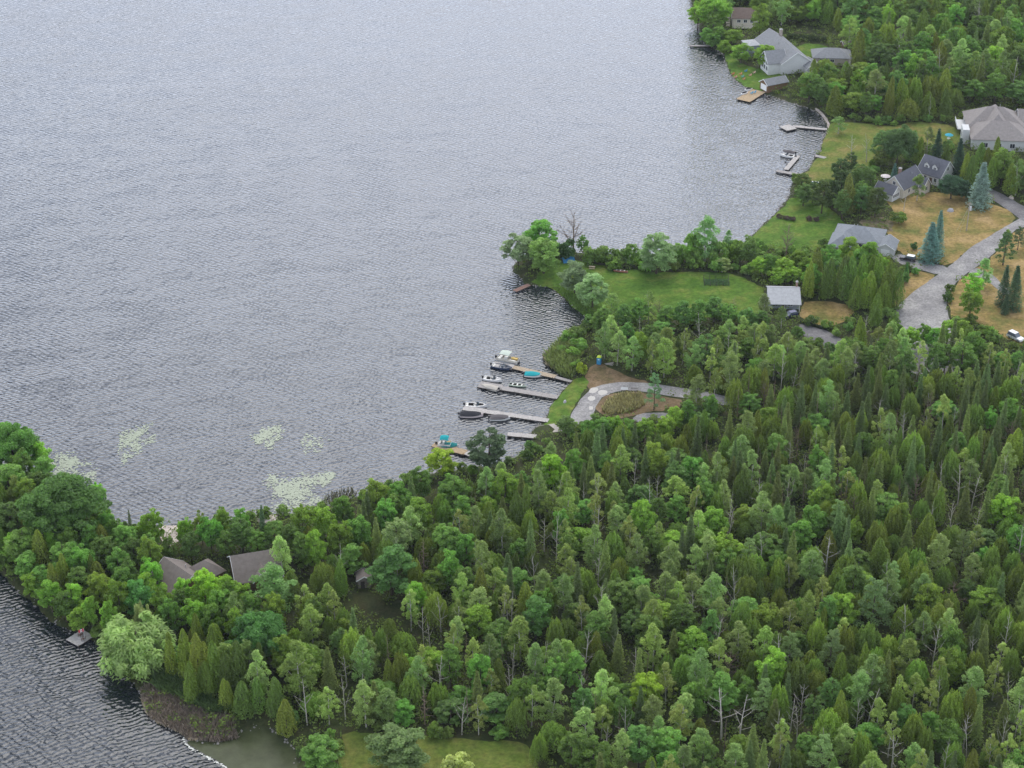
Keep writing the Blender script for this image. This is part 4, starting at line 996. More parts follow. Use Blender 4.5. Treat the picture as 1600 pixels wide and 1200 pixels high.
def pontoon(label, stern, bow, beam, canopy, hullm, cz=2.5, canopy_x=(-.32, .12), dome=.3):
    a, b = at(*stern, .5), at(*bow, .5); a.z = b.z = 0; L_ = (b - a).length; rz = math.atan2(b.y - a.y, b.x - a.x)
    root = empty('pontoon_boat', ((a.x + b.x) / 2, (a.y + b.y) / 2, 0), rz); tag(root, label, 'boat', 'moored boats'); hb = beam / 2
    for y in (-hb + .35, hb - .35): MB().tube([(-L_ / 2, y, .15), (L_ / 2 - .8, y, .15), (L_ / 2 - .3, y, .22), (L_ / 2, y, .35)], [.33, .33, .25, .04], 10).build('pontoon', HULL_A, root, True)
    d = MB(); d.box(-L_ / 2, L_ / 2 - .1, -hb, hb, .5, .6); d.build('deck', M_INT, root)
    f = MB(); 
    for y in (-hb, hb - .05): f.box(-L_ / 2 + .3, L_ / 2 - .2, y, y + .05, .62, 1.25)
    f.box(L_ / 2 - .24, L_ / 2 - .19, -hb + .06, hb - .06, .62, 1.2); f.box(-L_ / 2 + .3, -L_ / 2 + .35, -hb + .06, hb - .06, .62, 1.2); f.build('railing_panels', hullm, root)
    for (x0, x1, y0, y1, m) in ((-.42, -.3, -.8, .8, M_SEAT), (.1, .38, -.85, -.35, M_SEAT), (.1, .38, .35, .85, M_SEATY), (-.2, -.05, .35, .85, M_SEAT)):
        MB().box(L_ * x0, L_ * x1, hb * y0, hb * y1, .62, 1.05).build('seat', m, root)
    MB().box(-L_ * .12, 0, -hb * .8, -hb * .3, .62, 1.45).build('console', M_SEAT, root)
    x0, x1 = L_ * canopy_x[0], L_ * canopy_x[1]; cn = MB(); n = 6; pts = []
    for i in range(n + 1):
        for j in range(n + 1):
            u, v = i / n, j / n; pts.append((x0 + (x1 - x0) * u, -hb + 2 * hb * v, cz + dome * (1 - (2 * u - 1) ** 2) * .5 + dome * (1 - (2 * v - 1) ** 2)))
    cn.add(pts, [q for i in range(n) for j in range(n) for q in ((i * (n + 1) + j, (i + 1) * (n + 1) + j, (i + 1) * (n + 1) + j + 1, i * (n + 1) + j + 1),)])
    cn.build('canopy', canopy, root, True)
    pl = MB()
    for x in (x0, x1):
        for y in (-hb, hb): pl.bar((x, y, cz), ((x0 + x1) / 2, y, .62), .05)
    pl.build('canopy_frame', M_METAL, root)
    mo = MB(); mo.box(-L_ / 2 - .6, -L_ / 2 - .1, -.22, .22, .5, 1.3); mo.box(-L_ / 2 - .45, -L_ / 2 - .22, -.08, .08, -.5, .5); mo.build('outboard_motor', M_MOTOR, root)
pontoon('cream pontoon boat with a pale canopy at the head of the farthest marina dock', (777, 559), (811, 566), 2.6, CV_CREAM, HULL_B)
pontoon('small boat with a bright teal canopy behind the orange-brown dock', (684, 694), (706, 696), 2.4, CV_TEAL, HULL_W, 2.4, (-.3, .3), .5)
def jetski(label, stern, bow):
    a, b = at(*stern, .4), at(*bow, .4); L_ = 3.0; rz = math.atan2(b.y - a.y, b.x - a.x); c_ = (a + b) / 2
    root = empty('personal_watercraft', (c_.x, c_.y, .48), rz); tag(root, label, 'watercraft', 'personal watercraft on the platform')
    h = MB(); h.add([(-1.5, -.5, .1), (-1.5, .5, .1), (.6, .5, .1), (1.6, 0, .35), (.6, -.5, .1), (-1.5, -.55, .5), (-1.5, .55, .5), (.6, .58, .55), (1.55, 0, .6), (.6, -.58, .55)], [(4, 3, 2, 1, 0), (5, 6, 7, 8, 9), (0, 1, 6, 5), (1, 2, 7, 6), (2, 3, 8, 7), (3, 4, 9, 8), (4, 0, 5, 9)]); h.build('hull', HULL_W, root)
    MB().tube([(-1.3, 0, .62), (-.2, 0, .75), (.2, 0, .7)], [.2, .24, .15], 8).build('seat', CV_BLACK, root, True)
    c2 = MB(); c2.add([(.1, -.35, .5), (.1, .35, .5), (1.3, .15, .56), (1.3, -.15, .56), (.2, -.25, .95), (.2, .25, .95), (.9, .1, .75), (.9, -.1, .75)], [(4, 5, 6, 7), (0, 1, 5, 4), (1, 2, 6, 5), (2, 3, 7, 6), (3, 0, 4, 7)]); c2.build('cowling', CV_BLACK, root)
    MB().bar((.25, -.4, 1.05), (.25, .4, 1.05), .06).build('handlebar', M_MOTOR, root)
jetski('black and white personal watercraft on the platform dock, nearer one', (1156, 149.5), (1171, 145)); jetski('black and white personal watercraft on the platform dock, farther one', (1163, 142.5), (1177, 140))

# ------------------------------------------------------------------ chairs, loungers, tables
def adirondack(label, px, py, col, rz=0.0, z=None, group='chairs by the northern shore'):
    p = ground(px, py) if z is None else at(px, py, z); root = empty('lawn_chair', p, rz); tag(root, label, 'chair', group); m = mat('chair_' + '_'.join('%d' % (c * 100) for c in col), col, .6)
    s = MB()
    for i in range(5): s.box(-.3 + i * .125, -.2 + i * .125, -.3, .3, .38 - i * .025, .41 - i * .025)
    s.build('seat', m, root); b = MB()
    for i in range(5): b.bar((-.28, -.26 + i * .13, .36), (-.55, -.28 + i * .14, 1.05 - abs(i - 2) * .06), .1, .03)
    b.build('backrest', m, root)
    for y in (-.38, .38): MB().box(-.4, .4, y - .07, y + .07, .58, .61).build('armrest', m, root)
    for x, y in ((-.3, -.36), (-.3, .36), (.32, -.36), (.32, .36)): MB().box(x - .04, x + .04, y - .03, y + .03, 0, .58).build('leg', m, root)
for lab, px, py, col in (('red-orange lawn chair on the northern patio, leftmost', 1145, 117, (.45, .12, .07)), ('pink lawn chair near the water on the northern patio', 1149, 122, (.5, .22, .18)), ('orange lawn chair in the middle of the northern patio', 1157, 117, (.5, .2, .1)),
    ('rust lawn chair at the front of the northern patio', 1162, 125, (.4, .14, .08)), ('salmon lawn chair right on the northern patio', 1172, 119, (.5, .27, .2)), ('pale pink lawn chair at the right end of the northern patio', 1178, 115, (.55, .36, .3))):
    adirondack(lab, px, py, col, R(200))
adirondack('blue lawn chair on the northern patio, farther one', 1165, 112.5, (.03, .20, .45), R(190)); adirondack('teal lawn chair on the northern patio, nearer one', 1160, 121, (.06, .28, .32), R(190))
adirondack('light blue lounge chair on the tan platform dock, left', 1174, 147, (.04, .28, .45), R(200), .6, 'chairs on the platform dock'); adirondack('light blue lounge chair on the tan platform dock, right', 1179, 145.5, (.04, .28, .45), R(200), .6, 'chairs on the platform dock')
adirondack('dark chair on the angled dock, nearer', 1228, 256, (.10, .085, .08), R(60), .6, 'chairs on the angled dock'); adirondack('dark chair on the angled dock, farther', 1231, 252, (.10, .085, .08), R(60), .6, 'chairs on the angled dock')
adirondack('brown chair on the square float, by the flag', 126, 994, (.13, .08, .055), R(150), .52, 'chairs on the float'); adirondack('brown chair on the square float, at its front edge', 130.5, 1000, (.13, .08, .055), R(170), .52, 'chairs on the float')
# flag on the float
p = at(133, 1000, .52); root = empty('flagpole', p); tag(root, 'small red and white flag on a pole on the square float', 'flag')
MB().tube([(0, 0, 0), (0, 0, 3.1)], [.035, .025], 6).build('pole', M_TRIM, root)
def flagpiece(x0, x1, m):
    g = MB(); n = 4; P = []
    for i in range(n + 1):
        x = x0 + (x1 - x0) * i / n
        for z in (2.2, 3.0): P.append((-x, .12 * math.sin(x * 5), z - .25 * x))
    g.add(P, [(2 * i, 2 * i + 2, 2 * i + 3, 2 * i + 1) for i in range(n)]); return g
fl_ = flagpiece(.04, .4, None).build('flag', mat('flag_red', (.50, .03, .04), .8), root); flagpiece(.4, .8, None).build('white_field', mat('flag_white', (.75, .72, .70), .8), fl_); flagpiece(.8, 1.15, None).build('red_bar', MATS['flag_red'], fl_)
lf = MB(); lf.add([(-.6, .12 * math.sin(3) - .02, 2.62), (-.48, .12 * math.sin(2.7) - .02, 2.47), (-.6, .12 * math.sin(3) - .02, 2.28), (-.72, .12 * math.sin(3.4) - .02, 2.41)], [(0, 1, 2, 3)]); lf.build('emblem', MATS['flag_red'], fl_)
# umbrella table by the tan house
def parasol(label, px, py, m, hgt_=2.4, r=1.5, z=None):
    p = ground(px, py) if z is None else at(px, py, z); root = empty('parasol', p); tag(root, label, 'parasol')
    MB().tube([(0, 0, 0), (0, 0, hgt_)], .04, 6).build('pole', M_TRIM, root); g = MB(); g.lathe([(r, hgt_ - .5), (r * .5, hgt_ - .12), (.02, hgt_ + .12)], 8); g.build('canopy', m, root)
    t = MB(); t.lathe([(0, .74), (.6, .74), (.6, .7), (0, .7)], 12); t.build('table_top', M_TRIM, root)
    MB().box(-.3, .3, -.3, .3, 0, .1).build('base', M_METAL, root)
parasol('turquoise parasol on the lawn beside the tan house', 1482, 219, mat('parasol_turquoise', (.04, .32, .42), .8))
parasol('white parasol on the patio of the cream gabled house', 1383, 284, mat('parasol_white', (.7, .62, .6), .8), 2.5, 1.7)
# blue tarp shelter on the point
p = ground(887, 408); root = empty('tarp_shelter', p, R(20)); tag(root, 'blue tarp shelter under the trees of the point', 'tarp')
g = MB(); g.add([(-1.9, -1.5, .2), (1.9, -1.5, .2), (1.9, 0, 1.7), (-1.9, 0, 1.7), (-1.9, 1.5, .2), (1.9, 1.5, .2), (0, -1.6, .15), (0, 0, 1.5)], [(0, 6, 7, 3), (6, 1, 2, 7), (3, 7, 2, 5, 4)]); g.build('tarp', CV_BLUE, root)
for x in (-1.85, 1.85): MB().bar((x, 0, 0), (x, 0, 1.68), .06).build('pole', M_METAL, root)
# picnic table half hidden on the point
p = ground(925, 420); root = empty('picnic_table', p, R(-8)); tag(root, 'pale picnic table between the silver trees and the hedgerow', 'table')
t = MB()
for i in range(5): t.box(-.9, .9, -.36 + i * .15, -.23 + i * .15, .72, .76)
t.build('table_top', DK_TAN, root)
for y in (-.75, .75): MB().box(-.9, .9, y - .13, y + .13, .42, .46).build('bench', DK_TAN, root)
for x in (-.6, .6):
    lg = MB(); lg.bar((x, -.65, 0), (x, -.2, .72), .09, .05); lg.bar((x, .65, 0), (x, .2, .72), .09, .05); lg.bar((x, -.8, .4), (x, .8, .4), .05, .09); lg.build('leg', DK_TAN, root)
# fenced vegetable patch
p = ground(1119, 443); root = empty('vegetable_cage', p, R(-2)); tag(root, 'netted vegetable patch with posts on the point lawn', 'garden')
for x in np.linspace(-3.6, 3.6, 5):
    for y in (-2.2, 2.2): MB().box(x - .05, x + .05, y - .05, y + .05, 0, 1.7).build('post', DK_DARK, root)
n_ = MB()
for z in (.1, .7, 1.3, 1.85):
    for y in (-2.2, 2.2): n_.bar((-3.6, y, z), (3.6, y, z), .03)
    for x in (-3.6, 3.6): n_.bar((x, -2.2, z), (x, 2.2, z), .03)
n_.build('rails', DK_DARK, root)
C_ = np.array([(x, y, .3) for x in np.arange(-3.2, 3.3, .8) for y in (-1.5, -.5, .5, 1.5)]); P_, N_ = clumped(C_, np.full(len(C_), .6), 40)
pl_ = bpy.data.objects.new('plants', cards('plants', P_, N_, .3, RNG.uniform(.7, 1.2, len(P_)))); link(pl_, root); pl_.color = (.07, .16, .06, 1)
# portable toilet
p = ground(936, 568.5); root = empty('portable_toilet', p, R(-15)); tag(root, 'blue portable toilet with a lime roof on the bare patch by the track', 'toilet')
M_PB = mat('plastic_blue', (.02, .20, .42), .4, .4)
MB().box(-.58, .58, -.58, .58, .05, 2.1).build('cabin', M_PB, root); dr = MB().box(-.45, .45, -.62, -.585, .15, 1.95).build('door', mat('plastic_lightblue', (.05, .30, .52), .4, .4), root); MB().box(.28, .36, -.66, -.622, .95, 1.1).build('handle', M_METAL, dr); MB().box(-.25, .25, -.64, -.622, 1.45, 1.7).build('panel', M_TRIM, dr)
g = MB(); g.add([(-.64, -.64, 2.103), (.64, -.64, 2.103), (.64, .64, 2.103), (-.64, .64, 2.103), (-.4, -.5, 2.4), (.4, -.5, 2.4), (.4, .5, 2.4), (-.4, .5, 2.4)], [(3, 2, 1, 0), (4, 5, 6, 7), (0, 1, 5, 4), (1, 2, 6, 5), (2, 3, 7, 6), (3, 0, 4, 7)]); g.build('roof', mat('plastic_lime', (.48, .60, .03), .4, .4), root)
MB().tube([(.45, .45, 2.2), (.45, .45, 2.7)], .05, 6).build('vent_pipe', M_TRIM, root)
# boards stacked beside it, benches by the track
p = ground(952, 569); root = empty('board_pile', p, R(-25)); tag(root, 'low pile of weathered boards beside the portable toilet', 'boards')
for i in range(6): MB().obox((random.Random(i).uniform(-.2, .2), -.5 + i * .2, .08 + .05 * (i % 3)), Vector((math.cos(i * .15), math.sin(i * .15), 0)), Vector((-math.sin(i * .15), math.cos(i * .15), 0)), Vector((0, 0, 1)), 1.1, .09, .025).build('board', DK_GREY, root)
for px, py, lab in ((975.5, 610.5, 'white bench at the inner edge of the track, left one'), (991, 611, 'grey bench at the inner edge of the track, right one')):
    p = ground(px, py); p.z += .02; root = empty('bench', p, R(-3)); tag(root, lab, 'bench', 'benches by the track'); mm = M_TRIM if 'white' in lab else DK_GREY
    MB().box(-.95, .95, -.2, .2, .42, .47).build('seat', mm, root); MB().bar((-.95, .24, .72), (.95, .24, .72), .05, .35).build('backrest', mm, root)
    for x in (-.7, .7): MB().box(x - .05, x + .05, -.18, .22, 0, .418).build('leg', DK_DARK, root)
# pale gravel spills on the track
def mound(name, label, px, py, rx, ry, hz, m, rz=0, seed=0, cat='gravel', group=None, dz=.1, n=20):
    p = ground(px, py); rs = random.Random(seed); g = MB(); V = [(0, 0, hz)]
    for k, f in ((1, .55), (2, 1.0)):
        for i in range(n):
            a = 6.283 * i / n; j = f * rs.uniform(.82, 1.15); V.append((rx * j * math.cos(a), ry * j * math.sin(a), hz * (.75 if k == 1 else -.25)))
    F = [(0, 1 + i, 1 + (i + 1) % n) for i in range(n)] + [(1 + i, 1 + n + i, 1 + n + (i + 1) % n, 1 + (i + 1) % n) for i in range(n)]
    g.add(V, F); o = g.build(name, m, None, True); o.location = (p.x, p.y, p.z + dz); o.rotation_euler.z = rz; tag(o, label, cat, group); return o
M_PGR = mat('pale_gravel', (.50, .47, .43), .95, .05, noise=.12, nscale=3, bump=.5, bscale=9)
mound('gravel_spill', 'large white gravel spill at the outer edge of the track', 929, 610.5, 1.5, 2.0, .05, M_PGR, R(-30), 1, group='white gravel on the track')
mound('gravel_spill', 'long white gravel spill at the inner edge of the track', 943, 614, 1.7, 1.5, .05, M_PGR, R(20), 2, group='white gravel on the track')
mound('gravel_spill', 'small round white gravel spill, nearest on the track', 926, 623, 1.2, 1.5, .05, M_PGR, 0, 3, group='white gravel on the track')
mound('gravel_spill', 'tiny white gravel spill at the lower end of the track', 924, 638, .7, 1.1, .04, M_PGR, 0, 4, group='white gravel on the track')
M_ROCK = mat('boulder', (.36, .35, .36), .95, .1, noise=.25, nscale=3, bump=.8, bscale=4)
mound('boulder', 'pale boulder on the grass strip between the marina and the track', 882.5, 628.5, .45, .9, .5, M_ROCK, R(-20), 5, 'boulder', None, .1, 10)
mound('boulder', 'big grey boulder on the dry lawn', 1485, 330, 1.3, 1.0, 1.0, M_ROCK, 0, 6, 'boulder', None, .1, 10)
mound('stone_pile', 'heap of pale stones beside the upper driveway', 1580, 310, 1.0, 1.0, 1.1, mat('pale_stone', (.42, .36, .30), .95, .1, noise=.3, nscale=4), 0, 7, 'stones', None, .05, 9)
# concrete boat ramp
P_ = [at(x, y, 0) for x, y in ((841, 665.5), (866, 666.5), (880, 679), (832, 679))]
g = MB(); zz = [-.05, .78, .9, -.05]
V = [(p.x, p.y, z + .12) for p, z in zip(P_, zz)]; V += [(v[0], v[1], v[2] - .3) for v in V]; g.add(V, [(3, 2, 1, 0)[::-1], (4, 5, 6, 7)[::-1], (0, 1, 5, 4), (1, 2, 6, 5), (2, 3, 7, 6), (3, 0, 4, 7)])
o = g.build('boat_ramp', mat('ramp_concrete', (.40, .36, .32), .95, .1, noise=.15, nscale=1.5)); tag(o, 'concrete boat ramp sloping into the lake beside the shortest dock', 'ramp')
# utility pole
p = ground(1510, 361); root = empty('utility_pole', p); tag(root, 'wooden utility pole with a transformer and guy wires on the dry lawn', 'utility pole')
MB().tube([(0, 0, -.3), (0, 0, 9.6)], [.17, .12], 8).build('pole', mat('pole_wood', (.36, .31, .26), .9, noise=.15), root)
MB().lathe([(0, 7.0), (.3, 7.0), (.3, 8.2), (.2, 8.35), (0, 8.35)], 10, (.42, -.05, 0)).build('transformer', mat('transformer_grey', (.55, .56, .57), .5), root); MB().box(-.9, .9, -.06, .06, 9.0, 9.12).build('crossarm', M_DEADW, root)
for dx in (-3.4, -2.2): MB().tube([(0, 0, 8.6), (dx, -.9, 0)], .018, 4).build('guy_wire', M_METAL, root)
# ------------------------------------------------------------------ vehicles
def car(name, label, rear, front, paint, L_=4.7, Wd=1.9, Hh=1.72, roofm=None, cat='car'):
    a, b = ground(*rear), ground(*front); c_ = (a + b) / 2; rz = math.atan2(b.y - a.y, b.x - a.x)
    root = empty(name, (c_.x, c_.y, max(a.z, b.z) + .12), rz); tag(root, label, cat)
    prof = [(-.5, .35), (-.5, .85), (-.49, 1.0), (.18, 1.0), (.46, .88), (.5, .6), (.5, .35)]
    def loft(pr, w0, name_, m, par, inset=0):
        g = MB(); n = len(pr); V = []
        for y, k in ((-1, 0), (1, 1)): V += [(x * L_, y * (w0 / 2), z) for x, z in pr]
        g.add(V, [tuple(range(n)), tuple(range(n, 2 * n))[::-1]] + [(i, i + n, (i + 1) % n + n, (i + 1) % n) for i in range(n)]); return g.build(name_, m, par)
    loft(prof, Wd, 'body', paint, root)
    g = MB(); hw = Wd / 2
    lo = [(-.48, .96), (.2, .96)]; V = [(-.485 * L_, -hw * .96, .98), (.2 * L_, -hw * .96, .98), (.2 * L_, hw * .96, .98), (-.485 * L_, hw * .96, .98), (-.42 * L_, -hw * .8, Hh - .08), (.03 * L_, -hw * .8, Hh - .08), (.03 * L_, hw * .8, Hh - .08), (-.42 * L_, hw * .8, Hh - .08)]
    g.add(V, [(0, 1, 5, 4), (1, 2, 6, 5), (2, 3, 7, 6), (3, 0, 4, 7)]); g.build('windows', M_SCREEN, root)
    MB().box(-.43 * L_, .04 * L_, -hw * .82, hw * .82, Hh - .08, Hh).build('roof', roofm or paint, root)
    for x in (-.31, .31):
        for s in (-1, 1):
            y = s * (hw - .1); w_ = MB(); w_.tube([(x * L_, y - .11, .34), (x * L_, y + .11, .34)], .34, 14); wo = w_.build('wheel', mat('tyre', (.02, .02, .022), .8), root); r_ = MB(); r_.tube([(x * L_, y + s * .1, .34), (x * L_, y + s * .125, .34)], .2, 10); r_.build('rim', M_METAL, wo)
    for s in (-1, 1):
        MB().box(.495 * L_, .503 * L_, s * hw * .72 - .2, s * hw * .72 + .2, .68, .82).build('headlight', mat('lamp_clear', (.7, .7, .68), .2), root); MB().box(-.505 * L_, -.498 * L_, s * hw * .8 - .12, s * hw * .8 + .12, .75, .95).build('tail_light', mat('lamp_red', (.35, .02, .02), .3), root)
    return root
PT_BLACK = mat('paint_black', (.015, .015, .02), .2, .6); PT_WHITE_SHEEN = mat('paint_white_and_sheen', (.72, .72, .71), .3, .5); PT_BLUE = mat('paint_blue', (.02, .025, .09), .25, .5)
car('suv', 'black SUV with sky reflection painted white on its roof, parked on the short driveway', (1427.5, 408.5), (1408.5, 405.5), PT_BLACK, roofm=PT_WHITE_SHEEN)  # sky reflection on the black roof is put in as white paint
car('car', 'dark blue car tucked beside the pale grey cottage', (1241, 494), (1227, 497), PT_BLUE, 4.4, 1.8, 1.5)
car('van', 'white-roofed van half hidden by trees at the right edge', (1579, 527), (1594, 534), PT_WHITE_SHEEN, 4.9, 1.95, 1.95, cat='van')
# trimmed hedge in the north
a_, b_ = ground(1229, 62), ground(1291, 66); n_ = 900
T_ = RNG.random(n_ * 4); P_ = np.stack([a_.x + (b_.x - a_.x) * T_, a_.y + (b_.y - a_.y) * T_ + RNG.uniform(-.8, .8, n_ * 4), a_.z + RNG.uniform(0, 2.6, n_ * 4)], 1)
o = bpy.data.objects.new('hedge', cards('hedge', P_, RNG.normal(size=P_.shape) + np.array([0, -.6, .8]), .4, RNG.uniform(.7, 1.25, len(P_)))); link(o); o.color = (.055, .09, .022, 1); tag(o, 'long trimmed hedge behind the grey lake house', 'hedge')
# low hedge by the cottage drive
a_, b_ = ground(1250, 505), ground(1296, 517); T_ = RNG.random(1500); P_ = np.stack([a_.x + (b_.x - a_.x) * T_, a_.y + (b_.y - a_.y) * T_ + RNG.uniform(-.5, .5, 1500), a_.z + RNG.uniform(0, .9, 1500)], 1)
o = bpy.data.objects.new('hedge', cards('hedge', P_, RNG.normal(size=P_.shape) + np.array([0, -.4, .8]), .32, RNG.uniform(.7, 1.25, 1500))); link(o); o.color = (.04, .08, .022, 1); tag(o, 'low loose hedge along the cottage drive', 'hedge')
# rock garden beside the slate roof
o = mound('rock_garden', 'brown rock garden bed behind the slate hipped roof', 1372, 352, 5.5, 8.0, .5, mottled('garden_bed', [(.12, .10, .06), (.2, .16, .1), (.07, .09, .03)], (.5, 2.0)), R(-25), 9, 'garden bed', None, .05, 24)

# ------------------------------------------------------------------ lily pads, reeds, stones, foam
def lilies(label, px, py, rx, ry, n, seed):
    rs = np.random.default_rng(seed); a = rs.uniform(0, 6.28, n); r = np.sqrt(rs.random(n)); c = at(px, py); s = scale_at(px, py); sy = s * abs(SP) * .98
    sub = rs.normal(size=(26, 2)) * .48; pick = rs.integers(0, 26, n)
    U = sub[pick] + rs.normal(size=(n, 2)) * np.array([.14, .2])
    X = c.x + U[:, 0] * rx / s; Y = c.y + U[:, 1] * ry / sy
    k = 7; ang = np.linspace(0, 6.283, k, endpoint=False); rad = rs.uniform(.14, .36, n)
    V = np.stack([X[:, None] + rad[:, None] * np.cos(ang + a[:, None]), Y[:, None] + rad[:, None] * np.sin(ang + a[:, None]), np.full((n, k), .02) + rs.uniform(0, .04, (n, 1)) + rs.uniform(0, .015, (n, k))], 2).reshape(-1, 3)
    o = bpy.data.objects.new('lily_pads', me_np('lily_pads', V, np.arange(n * k).reshape(n, k), mat('lily_pad', (.25, .285, .19), .4, .4, noise=.25, nscale=2))); link(o); tag(o, label, 'lily pads', None, 'stuff')
lilies('round patch of lily pads on the lake, leftmost in open water', 208, 686, 24, 20, 520, 1)
lilies('patch of lily pads beside the left headland trees', 102, 726, 32, 18, 520, 2)
lilies('small patch of lily pads in the middle of the bay', 420, 683, 21, 14, 420, 3)
lilies('long drift of lily pads along the headland beach', 452, 768, 52, 22, 1100, 4)
lilies('small patch of lily pads near the reeds', 507, 748, 16, 9, 200, 5)
lilies('faint sprinkle of lily pads off the reeds', 490, 692, 22, 12, 110, 6)
lilies('thin scatter of lily pads off the headland point', 140, 743, 14, 8, 90, 7)
def reeds(label, poly, n, hmin, hmax, cols, seed, name='reeds'):
    rs = np.random.default_rng(seed); P = [tuple(at(x, y)[:2]) for x, y in poly]; xs = [p[0] for p in P]; ys = [p[1] for p in P]
    C = rs.uniform([min(xs), min(ys)], [max(xs), max(ys)], (n * 4, 2)); C = C[inpoly(C[:, 0], C[:, 1], P)][:n]; n = len(C)
    zb = np.maximum(hgt_v(C[:, 0], C[:, 1]), -.3); hh = rs.uniform(hmin, hmax, n); a = rs.uniform(0, 6.28, n); le = rs.normal(size=(n, 2)) * .28 * hh[:, None]; w_ = .09
    B0 = np.stack([C[:, 0] - w_ * np.cos(a), C[:, 1] - w_ * np.sin(a), zb], 1); B1 = np.stack([C[:, 0] + w_ * np.cos(a), C[:, 1] + w_ * np.sin(a), zb], 1)
    M1 = np.stack([C[:, 0] + le[:, 0] * .4 + w_ * np.cos(a), C[:, 1] + le[:, 1] * .4 + w_ * np.sin(a), zb + hh * .65], 1); T1 = np.stack([C[:, 0] + le[:, 0], C[:, 1] + le[:, 1], zb + hh], 1)
    V = np.stack([B0, B1, M1, T1], 1).reshape(-1, 3); me = me_np(name, V, np.arange(4 * n).reshape(n, 4), M_LEAF)
    t = me.attributes.new('tint', 'FLOAT', 'FACE'); t.data.foreach_set('value', rs.uniform(.55, 1.35, n).astype(np.float32)); o = bpy.data.objects.new(name, me); link(o); o.color = (*cols, 1); tag(o, label, 'reeds', None, 'stuff')
reeds('dead brown reeds fringing the muddy cove', [(219, 1080), (226, 1109), (236, 1125), (261, 1137), (281, 1145), (290, 1156), (340, 1161), (372, 1155), (365, 1125), (320, 1110), (280, 1090), (240, 1072)], 9000, .5, 1.5, (.38, .33, .25), 1)
reeds('pale cut reed stubble at the water edge of the muddy cove', [(219, 1085), (226, 1112), (240, 1128), (285, 1148), (296, 1158), (310, 1158), (290, 1140), (250, 1120), (232, 1095)], 1500, .3, .9, (.55, .46, .32), 2)
reeds('green reeds below the willow', [(238, 1062), (262, 1044), (300, 1070), (330, 1105), (360, 1120), (330, 1122), (285, 1098), (245, 1085)], 7000, 1.4, 2.6, (.10, .17, .055), 3)
reeds('olive reeds north of the marina docks', [(852, 560), (870, 540), (890, 522), (906, 520), (908, 556), (902, 584), (892, 594), (874, 586), (858, 572)], 6500, .7, 2.8, (.21, .28, .08), 4)
reeds('straw coloured reeds in the water north of the marina', [(848, 558), (862, 545), (868, 562), (868, 580), (856, 572)], 900, .8, 1.8, (.45, .40, .24), 5)
reeds('dark sparse reeds in the lake off the wood', [(498, 792), (515, 772), (545, 764), (560, 770), (540, 786)], 320, .8, 1.7, (.20, .21, .12), 6)
reeds('pale tangled tall grass inside the loop of the track', [(940, 646), (952, 630), (978, 622), (1002, 624), (1008, 640), (985, 652), (950, 656)], 3000, .4, 1.7, (.36, .34, .15), 7, 'tall_grass')
reeds('long grass along the bank of the point', [(878, 462), (893, 476), (908, 490), (920, 500), (930, 492), (905, 470), (885, 455), (862, 449)], 2500, .4, 1.0, (.16, .26, .05), 8, 'tall_grass')
def stones():
    rs = np.random.default_rng(3); V = []; F = []; A = SHN; B = np.roll(SHN, -1, 0)
    for (ax, ay), (bx, by) in zip(A, B):
        px_, py_ = pix(ax, ay)
        if not (-20 < px_ < 1320 and -20 < py_ < 1210): continue
        dens = 5 if (px_ > 1120 and py_ < 400) else (2.4 if py_ < 700 else 1.4)
        for _ in range(rs.poisson(dens)):
            t = rs.random(); x = ax + (bx - ax) * t + rs.normal() * .5; y = ay + (by - ay) * t + rs.normal() * .5; r = rs.uniform(.12, .42); b = len(V)
            for k in range(5):
                a = 1.2566 * k; V.append((x + r * rs.uniform(.7, 1.2) * math.cos(a), y + r * rs.uniform(.7, 1.2) * math.sin(a), -.05))
            V.append((x, y, r * rs.uniform(.5, .9) + .08)); F += [(b + k, b + (k + 1) % 5, b + 5) for k in range(5)]
    o = bpy.data.objects.new('shore_stones', me_np('shore_stones', V, F, mat('shore_stone', (.24, .225, .21), .95, .1, noise=.35, nscale=1.2))); link(o); tag(o, 'loose grey stones strewn along the waterline', 'stones', None, 'stuff')
stones()
# murky shallows of the cove, with a strip of foam where the waves meet it
def flat(name, poly, z, m, kind='structure', sm=2, jit=.15, seed=3):
    P = _dens(chaikin([tuple(at(x, y)[:2]) for x, y in poly], sm), 1.0, jit, random.Random(seed)); bm = bmesh.new(); vs_ = [bm.verts.new((x, y, z)) for x, y in P]; f = bm.faces.new(vs_)
    if f.normal.z < 0: f.normal_flip()
    bmesh.ops.triangulate(bm, faces=[f]); me = bpy.data.meshes.new(name); bm.to_mesh(me); bm.free(); me.materials.append(m); o = bpy.data.objects.new(name, me); link(o); o['kind'] = kind; return o
M_SHAL = mat('murky_shallows', (.062, .074, .034), .3, .1, col2=(.034, .042, .016), nscale=.35, bump=.12, bscale=2.5)
flat('shallow_water', [(284, 1150), (300, 1150), (345, 1150), (400, 1125), (445, 1140), (470, 1180), (475, 1330), (430, 1330), (385, 1240), (362, 1204), (340, 1188), (318, 1178), (298, 1166)], .03, M_SHAL)
